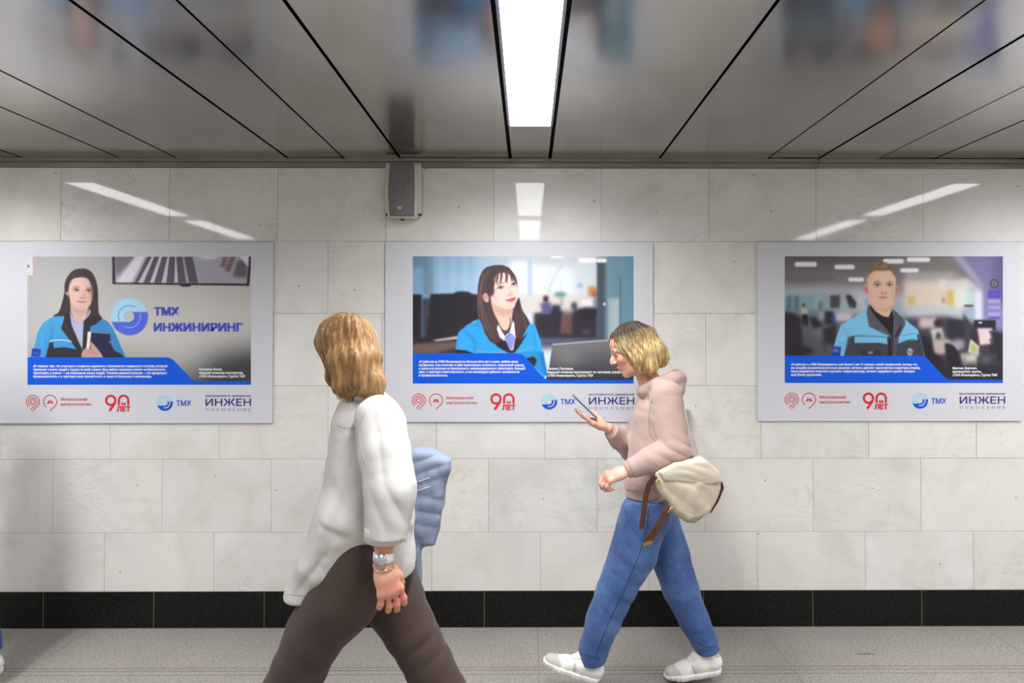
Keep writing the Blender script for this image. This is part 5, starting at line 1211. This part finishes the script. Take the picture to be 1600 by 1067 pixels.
# her phone
def make_phone():
    pc = np.array(q2(910, 640, 0.035)); ax = unit((-0.72, -0.05, 0.69)); nn = unit(np.array((0.69, 0, 0.72)) - ax * np.dot((0.69, 0, 0.72), ax)); sd = np.cross(ax, nn)
    pc = info['hand'] + info['hd'] * 0.092 + info['hn'] * 0.034 + ax * 0.058
    def rbox(name, hw, hh, z0, z1, m, parent, r=0.008):
        bm = bmesh.new(); ringpts = []
        for cx, cy, a in ((hw - r, hh - r, 0), (-hw + r, hh - r, 90), (-hw + r, -hh + r, 180), (hw - r, -hh + r, 270)):
            for k in range(6):
                t = math.radians(a + 18 * k); ringpts.append((cx + r * math.cos(t), cy + r * math.sin(t)))
        lo_ = [bm.verts.new(pc + sd * x + ax * y + nn * z0) for x, y in ringpts]; hi_ = [bm.verts.new(pc + sd * x + ax * y + nn * z1) for x, y in ringpts]
        bm.faces.new(lo_[::-1]); bm.faces.new(hi_); n = len(lo_)
        for i in range(n): bm.faces.new((lo_[i], lo_[(i + 1) % n], hi_[(i + 1) % n], hi_[i]))
        return bm_obj(name, bm, m, parent)
    root = tag(empty('smartphone', tuple(pc)), 'grey smartphone held in the hand of the woman in pink', 'phone')
    rbox('case', 0.036, 0.074, -0.004, 0.004, simple('phone_case_grey', L3(96, 104, 118), 0.4), root)
    g = G('phone_screen'); g.p(base=L3(40, 48, 60), rough=0.1, ecol=L3(170, 196, 214), estr=0.5); rbox('screen', 0.033, 0.070, 0.0042, 0.005, g.m, root, 0.006)
    bm = bmesh.new()
    for k in range(2):
        c = pc + ax * (0.056 - 0.018 * k) + sd * 0.02 - nn * 0.005; ring = [bm.verts.new(c + sd * 0.006 * math.cos(t) + ax * 0.006 * math.sin(t)) for t in np.linspace(0, 6.28, 12, endpoint=False)]; bm.faces.new(ring)
    bm_obj('camera_lens', bm, simple('lens_black', (0.01, 0.01, 0.012, 1), 0.1), root)
make_phone()

# her bag, hanging at the hip
def make_bag():
    yb = Y2 - 0.240
    b2 = lambda px, py, dy=0.0: np.array(W(px, py, yb + dy))
    root = tag(empty('shoulder_bag', tuple(b2(1070, 760))), 'cream canvas bag with brown leather straps hanging at the hip of the woman in pink', 'bag')
    lo, hi = b2(990, 870, 0), b2(1140, 640, 0); lo[1], hi[1] = yb - 0.14, yb + 0.14
    out = [(1020, 734), (1046, 721), (1072, 715), (1096, 715), (1112, 726), (1121, 742), (1123, 760), (1116, 778), (1106, 796), (1084, 810), (1070, 809), (1052, 796), (1040, 780), (1028, 764), (1020, 748)]
    P = [(b2(*p)[0], b2(*p)[2]) for p in out]
    B = Solid(lo, hi, 0.004); prism(B, P, yb, 0.060, 0.030, 0, 0.020)
    B.disp(ripple(b2(1075, 728, -0.07), (0.25, 0, 0.97), 0.042, 0.006, 0.09, 3)); B.disp(ripple(b2(1062, 775, -0.07), (0.6, 0, 0.8), 0.07, 0.004, 0.10, 5)); B.disp(folds(0.004, 0.11, 0.002, 0.05, 6))
    B.keep_clear(info['solids'])
    bodyb = solid_obj('bag_body', B, M_CREAM, root, 2)
    def panel(name, pts, m, half, r, bul=0.02, parent=bodyb):
        Q = Solid(lo, hi, 0.004); prism(Q, [(b2(*p)[0], b2(*p)[2]) for p in pts], yb, half, r, 0, bul); Q.keep_clear(info['solids']); return solid_obj(name, Q, m, parent, 2)
    panel('base_panel', [(1041, 784), (1102, 797), (1083, 813), (1069, 812), (1050, 799)], M_TAUPE, 0.052, 0.012, 0.02)
    F = Solid(lo, hi, 0.004); prism(F, [(b2(*p)[0], b2(*p)[2]) for p in [(1024, 732), (1050, 719), (1096, 713), (1116, 730), (1124, 748), (1100, 752), (1060, 748), (1032, 746)]], yb - 0.012, 0.066, 0.014, 0, 0.014)
    F.disp(ripple(b2(1085, 738, -0.08), (0.2, 0, 0.98), 0.030, 0.005, 0.07, 7)); F.keep_clear(info['solids']); solid_obj('top_flap', F, M_CREAM, root, 2)
    def strap(name, pts, w, m, parent, th=0.004):
        return tube(name, pts, w, m, parent, 12, None, th / w)
    def flat_strap(name, pts, w, th, m, parent):
        """band that faces the camera side: width in the x-z plane, thin in y"""
        pts = [np.asarray(p, float) for p in pts]; vs, fs = [], []
        for i, p in enumerate(pts):
            t = pts[min(i + 1, len(pts) - 1)] - pts[max(i - 1, 0)]; s_ = unit(np.cross(t, (0, 1, 0))); nrm = unit(np.cross(s_, t))
            for a, b in ((-1, -1), (1, -1), (1, 1), (-1, 1)): vs.append(p + s_ * a * w / 2 + nrm * b * th / 2)
        for i in range(len(pts) - 1):
            for k in range(4): fs.append((4 * i + k, 4 * i + (k + 1) % 4, 4 * i + 4 + (k + 1) % 4, 4 * i + 4 + k))
        fs += [(3, 2, 1, 0), tuple(4 * (len(pts) - 1) + k for k in range(4))]
        return from_data(name, vs, fs, m, parent, False)
    s1 = flat_strap('leather_strap', [b2(1044, 790, -0.075), b2(1040, 801, -0.086), b2(1030, 820, -0.090), b2(1018, 838, -0.088), b2(1008, 848, -0.084)], 0.030, 0.005, M_LEATHER, root)
    flat_strap('brass_tip', [b2(1019, 846, -0.092), b2(1005, 851, -0.089)], 0.014, 0.007, M_BRASS, s1); tube('buckle', [b2(1052, 790, -0.088), b2(1042, 802, -0.094)], 0.004, M_BRASS, s1)
    flat_strap('leather_strap', [b2(1024, 744, -0.072), b2(1014, 757, -0.062), b2(1009, 775, -0.054), b2(1006, 800, -0.054), b2(1002, 826, -0.052)], 0.022, 0.005, M_LEATHER, root)
    flat_strap('edge_trim', [b2(1122, 744, 0.0), b2(1126, 760, 0.0), b2(1118, 780, 0.0), b2(1106, 798, 0.0)], 0.014, 0.05, M_LEATHER, root)
    flat_strap('shoulder_strap', [b2(1102, 724, 0.03), b2(1096, 708, 0.04), b2(1088, 684, 0.07), b2(1081, 660, 0.11), b2(1077, 640, 0.15)], 0.032, 0.004, M_STRAP, root)
    tube('zip_pull', [b2(1020, 757, -0.06), b2(1031, 751, -0.066)], 0.005, M_BRASS, root)
make_bag()

# ================================================ woman in the white shirt, walking to the right
Y1 = -1.343
def q1(px, py, dy=0.0): return np.array(W(px, py, Y1 + dy))
def shirt_walker():
    C = q1(545, 545); base = np.array((q1(575, 700)[0], Y1, 0.0))
    fwd, up = (0.78, 0.60, -0.14), (0.1, 0.05, 0.99); lat = unit((-0.42, 0.91, 0))   # the trunk is turned a little away
    lo, hi = q1(385, 1000), q1(770, 470); lo[1], hi[1] = Y1 - 0.38, Y1 + 0.36; lo[2] = -0.005
    S = Solid(lo, hi, 0.0038)
    L, A = build_head(S, C, fwd, up)
    S.limb([L(-0.02, 0, -0.05), q1(560, 618), q1(566, 645)], [0.050, 0.050, 0.062], 0.02)
    S.limb([q1(572, 660), q1(575, 740), q1(575, 830), q1(572, 868)], [0.074, 0.078, 0.076, 0.084], 0.03, lat, 1.4)
    near = [q1(592, 656, -0.160), q1(611, 765, -0.245), q1(600, 846, -0.270), q1(600, 884, -0.275)]
    far = [q1(560, 654, 0.15), q1(585, 752, 0.20), q1(626, 744, 0.205)]
    for a in (near, far): S.limb([q1(570, 650)] + a[:1], [0.055, 0.044], 0.03)
    S.limb(near, [0.042, 0.036, 0.030, 0.024], 0.02); S.limb(far, [0.042, 0.036, 0.026], 0.02)
    hips = (q1(566, 872, -0.085), q1(590, 872, 0.085)); knees = (q1(487, 1030, -0.085), q1(664, 1030, 0.08)); ank = (q1(395, 1188, -0.06), q1(742, 1205, 0.05))
    for h, kn, a in zip(hips, knees, ank): S.limb([h, kn, a], [0.072, 0.048, 0.034], 0.02)
    toeR = q1(440, 1240, -0.055); toeR[2] = 0.004; heelR = q1(358, 1204, -0.06); heelR[2] = 0.13
    heelF = q1(728, 1252, 0.05); heelF[2] = 0.006; toeF = q1(828, 1228, 0.055); toeF[2] = 0.085
    lim = np.array((0, 0, 0.045))
    for hl, to, a in ((heelR, toeR, ank[0]), (heelF, toeF, ank[1])): S.limb([a, hl + (to - hl) * 0.16 + lim, hl + (to - hl) * 0.8 + lim * 0.8], [0.03, 0.026, 0.021], 0.01)
    build_hand(S, near[3], (0.24, 0.04, -0.97), (-0.50, 0.82, 0.0), (0.85, 0.5, 0.1), 1.0, (0.28, 0.40, 0.25), 0.09, (0.45, 0.3))
    build_hand(S, far[2], (0.75, 0, -0.66), (-0.5, 0, -0.86), (0, -1, 0), 0.85, (0.9, 1.1, 0.8), 0.02)
    body = solid_obj('person', S, M_SKIN, None, 2); body.location = base; body.data.transform(Matrix.Translation(-Vector(base)))
    lip, brow = L3(190, 92, 90), L3(110, 80, 56)
    spots = [(L(0.090, 0, -0.060), (0.03, 0.03, 0.014), lip, 0.9)]
    for e in (-1, 1): spots += [(L(0.088, 0.031 * e, 0.0245), (0.03, 0.024, 0.008), brow, 0.9), (L(0.087, 0.031 * e, 0.005), (0.014, 0.014, 0.007), L3(70, 52, 48), 0.95)]
    spots += [(near[3] + np.array((0.03, 0, -0.10)), 0.09, L3(214, 128, 108), 0.7), (near[2], 0.08, L3(206, 128, 106), 0.6)]
    paint_verts(body, 'tint', L3(222, 170, 148), spots, base)
    # long golden hair
    H = Solid(C - np.array((0.24, 0.24, 0.32)), C + np.array((0.26, 0.24, 0.18)), 0.004)
    H.ell(L(-0.014, 0, 0.030), (0.104, 0.089, 0.094), A, 0.01)
    loc = lambda px, py, dy: q1(px, py, dy)
    for pts, r in (([loc(530, 520, -0.03), loc(525, 560, -0.02), loc(526, 590, 0.0), loc(534, 616, 0.01)], [0.045, 0.042, 0.034, 0.014]),
                   ([loc(543, 512, -0.06), loc(537, 560, -0.085), loc(541, 600, -0.085), loc(548, 624, -0.08)], [0.045, 0.052, 0.044, 0.014]),
                   ([loc(558, 512, -0.07), loc(560, 560, -0.100), loc(568, 598, -0.105), loc(578, 622, -0.11)], [0.040, 0.050, 0.044, 0.014]),
                   ([loc(572, 520, -0.05), loc(578, 560, -0.080), loc(584, 596, -0.100), loc(595, 618, -0.12)], [0.026, 0.036, 0.036, 0.012]),
                   ([loc(545, 510, 0.07), loc(545, 560, 0.09), loc(552, 600, 0.09), loc(560, 620, 0.085)], [0.040, 0.045, 0.036, 0.014]),
                   ([loc(565, 520, 0.07), loc(575, 560, 0.085), loc(582, 600, 0.08)], [0.025, 0.030, 0.014])): H.limb(pts, r, 0.025)
    H.ell(L(0.120, 0.0, -0.035), (0.075, 0.062, 0.100), A, 0.010, 'sub')
    def strand(X, Y, Z):
        x, y, z = X - C[0], Y - C[1], Z - C[2]; ang = np.arctan2(y, x + 0.0001)
        return 0.0018 * np.sin(ang * 27 + 2.2 * np.sin(z * 17) + 2 * np.sin(z * 9)) + 0.0016 * np.sin(ang * 61 - 3 * np.sin(z * 15)) + 0.005 * wob(X, Y, Z, 0.11, 5)
    H.disp(strand); hair = solid_obj('hair', H, M_HAIR, body, 1)
    paint_verts(hair, 'tint', L3(148, 113, 74), [(lambda v: (C[2] + 0.02 - v[:, 2]) / 0.18, 0, L3(164, 127, 82), 0.7), (lambda v: (v[:, 0] - C[0] + 0.0) / 0.10, 0, L3(166, 134, 96), 0.6), (lambda v: (v[:, 2] - C[2] - 0.112) / 0.02, 0, L3(84, 60, 42), 0.85)], base)
    # wide dark trousers
    T = Solid(lo, hi, 0.0052)
    T.limb([q1(574, 826), q1(574, 866)], [0.118, 0.128], 0.02, lat, 1.22)
    kn = ripple(knees[0] + np.array((-0.02, -0.08, 0.06)), (0.6, 0, 0.8), 0.085, 0.005, 0.16, 2)
    T.limb([q1(566, 876, -0.08), q1(532, 935, -0.09), q1(492, 992, -0.09), q1(470, 1040, -0.085), q1(446, 1084, -0.08), q1(400, 1180, -0.06)], [0.122, 0.122, 0.098, 0.088, 0.082, 0.094], 0.03, (0, 1, 0), 1.06, 'add', lambda X, Y, Z: kn(X, Y, Z) + 0.003 * wob(X, Y, Z, 0.2, 2))
    kf = ripple(q1(650, 1010, 0.0), (-0.6, 0, 0.8), 0.09, 0.005, 0.16, 4)
    T.limb([q1(590, 876, 0.08), q1(614, 935, 0.085), q1(641, 985, 0.085), q1(671, 1040, 0.075), q1(692, 1084, 0.07), q1(736, 1190, 0.05)], [0.122, 0.108, 0.090, 0.086, 0.086, 0.096], 0.03, (0, 1, 0), 1.06, 'add', lambda X, Y, Z: kf(X, Y, Z) + 0.003 * wob(X, Y, Z, 0.2, 7))
    T.disp(folds(0.0012, 0.08, seed=3)); T.cut(q1(396, 1184, -0.06), (-0.35, 0, -1), 0.004, (q1(330, 1270, -0.3), q1(520, 1120, 0.04))); T.cut(q1(738, 1200, 0.05), (0.3, 0, -1), 0.004, (q1(640, 1290, -0.1), q1(800, 1120, 0.3)))
    trousers = solid_obj('trousers', T, M_BROWN, body, 1)
    # oversized shirt
    U = Solid(lo, hi, 0.0046)
    U.limb([q1(570, 640), q1(576, 668), q1(577, 740), q1(575, 810), q1(572, 866), q1(568, 920)], [0.088, 0.126, 0.146, 0.156, 0.163, 0.172], 0.03, lat, 1.10)
    U.limb([q1(545, 800, 0.0), q1(512, 868, -0.01), q1(487, 915, -0.01), q1(474, 945, -0.01)], [0.10, 0.085, 0.072, 0.062], 0.05, (0, 1, 0), 2.1)
    el = ripple(q1(612, 760, -0.3), (0.93, 0, 0.36), 0.055, 0.006, 0.22, 3, 0.08); ec = ripple(q1(604, 822, -0.3), (0.5, 0, 0.86), 0.05, 0.004, 0.06, 5)
    U.limb([near[0], q1(602, 705, -0.205), near[1], q1(603, 836, -0.268)], [0.078, 0.078, 0.078, 0.064], 0.022, None, 1, 'add', lambda X, Y, Z: el(X, Y, Z) + ec(X, Y, Z))
    U.limb([far[0], far[1], q1(612, 746, 0.205)], [0.074, 0.068, 0.050], 0.02)
    for c_, d_, l_, a_, w_, t_, s_ in ((q1(545, 730, -0.18), (0.97, 0, -0.22), 0.085, 0.008, 0.26, 0.11, 1), (q1(520, 840, -0.15), (0.85, 0, -0.52), 0.085, 0.008, 0.22, 0.10, 4), (q1(640, 850, -0.1), (0.98, 0, 0.15), 0.06, 0.006, 0.18, 0.06, 6), (q1(590, 690, -0.22), (0.95, 0, 0.3), 0.07, 0.005, 0.12, 0.06, 8), (q1(556, 800, -0.18), (0.6, 0, 0.8), 0.09, 0.006, 0.12, 0.10, 9)):
        U.disp(ripple(c_, d_, l_, a_, w_, s_, t_))
    U.disp(folds(0.002, 0.16, 0.0006, 0.05, 1))
    hem = [(430, 930), (443, 934), (480, 935), (512, 925), (530, 903), (552, 887), (566, 893), (580, 910), (655, 905), (700, 900)]
    hx = [q1(*p, -0.1)[0] for p in hem]; hz = [q1(*p, -0.1)[2] for p in hem]
    sl, X, Y, Z = U.block(U.lo, U.lo + U.n * U.h); hz_ = np.interp(X.ravel(), hx, hz)[:, None, None].astype(np.float32)
    low = (hz_ - Z); arm = (np.sqrt((X - near[2][0]) ** 2 + (Y - near[2][1]) ** 2) < 0.0); U.d = np.maximum(U.d, low * 0.9 + 0 * Y)
    N = Solid(lo, hi, 0.0046); N.limb([near[1], near[3]], [0.05, 0.05]); 
    U.cut(q1(600, 838, -0.268), (-0.06, 0, -1), 0.005, (q1(560, 905, -0.345), q1(636, 822, -0.208)))
    U.ell(q1(556, 612, 0.0), (0.062, 0.066, 0.055), None, 0.01, 'sub')
    shirt = solid_obj('shirt', U, M_WHITE_SHIRT, body, 2)
    garment_line('armhole_seam', shirt, base, [[(572, 640), (562, 668), (564, 700), (572, 726)]], M_SEAM_WHITE); garment_line('yoke_seam', shirt, base, [[(528, 664), (540, 668), (556, 668)]], M_SEAM_WHITE)
    garment_line('hem_stitch', shirt, base, [[(449, 928), (478, 929), (508, 919), (526, 898), (550, 881)]], M_SEAM_WHITE)
    K = Solid(q1(500, 660, -0.2) , q1(640, 580, 0.2) , 0.004)
    cr = [q1(590, 634, 0.0), q1(584, 628, -0.05), q1(566, 618, -0.078), q1(540, 616, -0.06), q1(528, 616, 0.0), q1(540, 616, 0.06), q1(566, 620, 0.075), q1(584, 628, 0.05), q1(590, 634, 0.0)]
    K.limb(cr, [0.016, 0.018, 0.020, 0.022, 0.022, 0.022, 0.020, 0.018, 0.016], 0.0); K.disp(folds(0.003, 0.06, seed=4)); solid_obj('collar', K, M_WHITE_SHIRT, shirt, 2)
    d_ = unit((-0.05, 0, -1)); w_ = q1(601, 832, -0.266); tube('cuff', [w_ - d_ * 0.022, w_ - d_ * 0.018, w_ + d_ * 0.020, w_ + d_ * 0.026], 0.06, M_WHITE_SHIRT, shirt, 32, [0.058, 0.062, 0.061, 0.053])
    bm = bmesh.new()
    # watch and bracelet on the near wrist
    wa = q1(600, 869, -0.2735)
    wt = tube('wristwatch', [wa - d_ * 0.014, wa - d_ * 0.011, wa + d_ * 0.011, wa + d_ * 0.014], 0.034, simple('white_watch_strap', L3(226, 226, 226), 0.45), body, 28, [0.029, 0.0325, 0.0325, 0.029])
    tube('watch_case', [wa + np.array((-0.004, -0.030, 0)), wa + np.array((-0.004, -0.041, 0))], 0.019, simple('silver_watch_case', L3(200, 204, 208), 0.25, 0.8), wt, 24)
    br = q1(600.5, 886, -0.276); bm.free()
    ring = [br + np.array((math.cos(t) * 0.028, math.sin(t) * 0.028, 0.004 * math.sin(t + 1))) for t in np.linspace(0, 2 * math.pi, 25)]
    tube('bracelet', ring, 0.0022, simple('silver_bracelet', L3(225, 222, 216), 0.2, 1.0), body, 8)
    build_shoe('shoe', heelR, toeR, (0.45, 0, 0.9), body, DSHOE); build_shoe('shoe', heelF, toeF, (-0.25, 0, 0.97), body, DSHOE)
    return body, [S, U, T]
shirt_woman, shirt_solids = shirt_walker()
tag(shirt_woman, 'woman with long golden hair, loose white shirt and dark brown trousers, walking right', 'person', 'passers-by in the corridor')

# pale denim garment over her far arm
def make_denim():
    lo, hi = q1(615, 965, 0), q1(725, 680, 0); lo[1], hi[1] = Y1 + 0.08, Y1 + 0.36
    dn = lambda px, py: (q1(px, py, 0.21)[0], q1(px, py, 0.21)[2])
    D = Solid(lo, hi, 0.0042)
    prism(D, [dn(*p) for p in ((632, 712), (650, 699), (676, 703), (706, 718), (704, 734), (697, 748), (693, 790), (686, 826), (681, 848), (662, 851), (652, 836), (640, 800), (632, 760))], Y1 + 0.21, 0.052, 0.03)
    D.limb([q1(648, 780, 0.20), q1(646, 860, 0.19), q1(650, 938, 0.19)], [0.034, 0.028, 0.024], 0.02)
    for c_, d_, l_, a_, s_ in ((q1(675, 735, 0.16), (-0.3, 0, 0.95), 0.05, 0.008, 2), (q1(672, 800, 0.16), (0.25, 0, 0.97), 0.06, 0.007, 4), (q1(668, 770, 0.16), (0.9, 0, 0.2), 0.05, 0.005, 6)): D.disp(ripple(c_, d_, l_, a_, 0.10, s_))
    D.disp(folds(0.004, 0.09, seed=2))
    D.keep_clear(shirt_solids, 0.009)
    o = solid_obj('denim_garment', D, M_PALE_DENIM, None, 2); c = q1(665, 780, 0.21); o.location = c; o.data.transform(Matrix.Translation(-Vector(c)))
    for s_ in (0, 1):
        tube('garment_line', [q1(640 + 2 * s_, 755 + 14 * s_, 0.152), q1(655, 752 + 14 * s_, 0.150), q1(672, 746 + 14 * s_, 0.152)], 0.0011, simple('button_glint_white', L3(214, 212, 210), 0.8), o, 6)  # blurred glints of the buttons, put in as thin pale tubes
    return o
tag(make_denim(), 'pale blue denim garment draped over the far arm of the woman in white', 'garment')

# ================================================ passer-by leaving the picture on the left: trouser cuff and heel show
def leaving_walker():
    M_NAVY_CLOTH = cloth('royal_blue_trouser_cloth', (34, 60, 136), (44, 72, 152), 700)
    M_DARK_TOP = cloth('charcoal_jersey', (66, 68, 74), (76, 78, 84), 700)
    swap = {'hooded_sweatshirt': M_DARK_TOP, 'cuff': M_DARK_TOP, 'jeans': M_NAVY_CLOTH, 'waistband': M_NAVY_CLOTH}
    rename = {'jeans': 'trousers'}
    def dup(o, parent):
        c = o.copy(); COL.objects.link(c); nm = o.name.split('.')[0]; c.name = rename.get(nm, nm)
        if parent is not None: c.parent = parent
        if nm in swap:
            c.data = o.data.copy(); c.data.materials.clear(); c.data.materials.append(swap[nm])
        for ch in list(o.children): dup(ch, c)
        return c
    r = dup(woman, None); r.location = woman.location + Vector((-(1128 - 6) / 336.7, -0.01, 0))
    return r
tag(leaving_walker(), 'person at the left edge, only a blue trouser cuff and pale shoe heel visible', 'person', 'passers-by in the corridor')
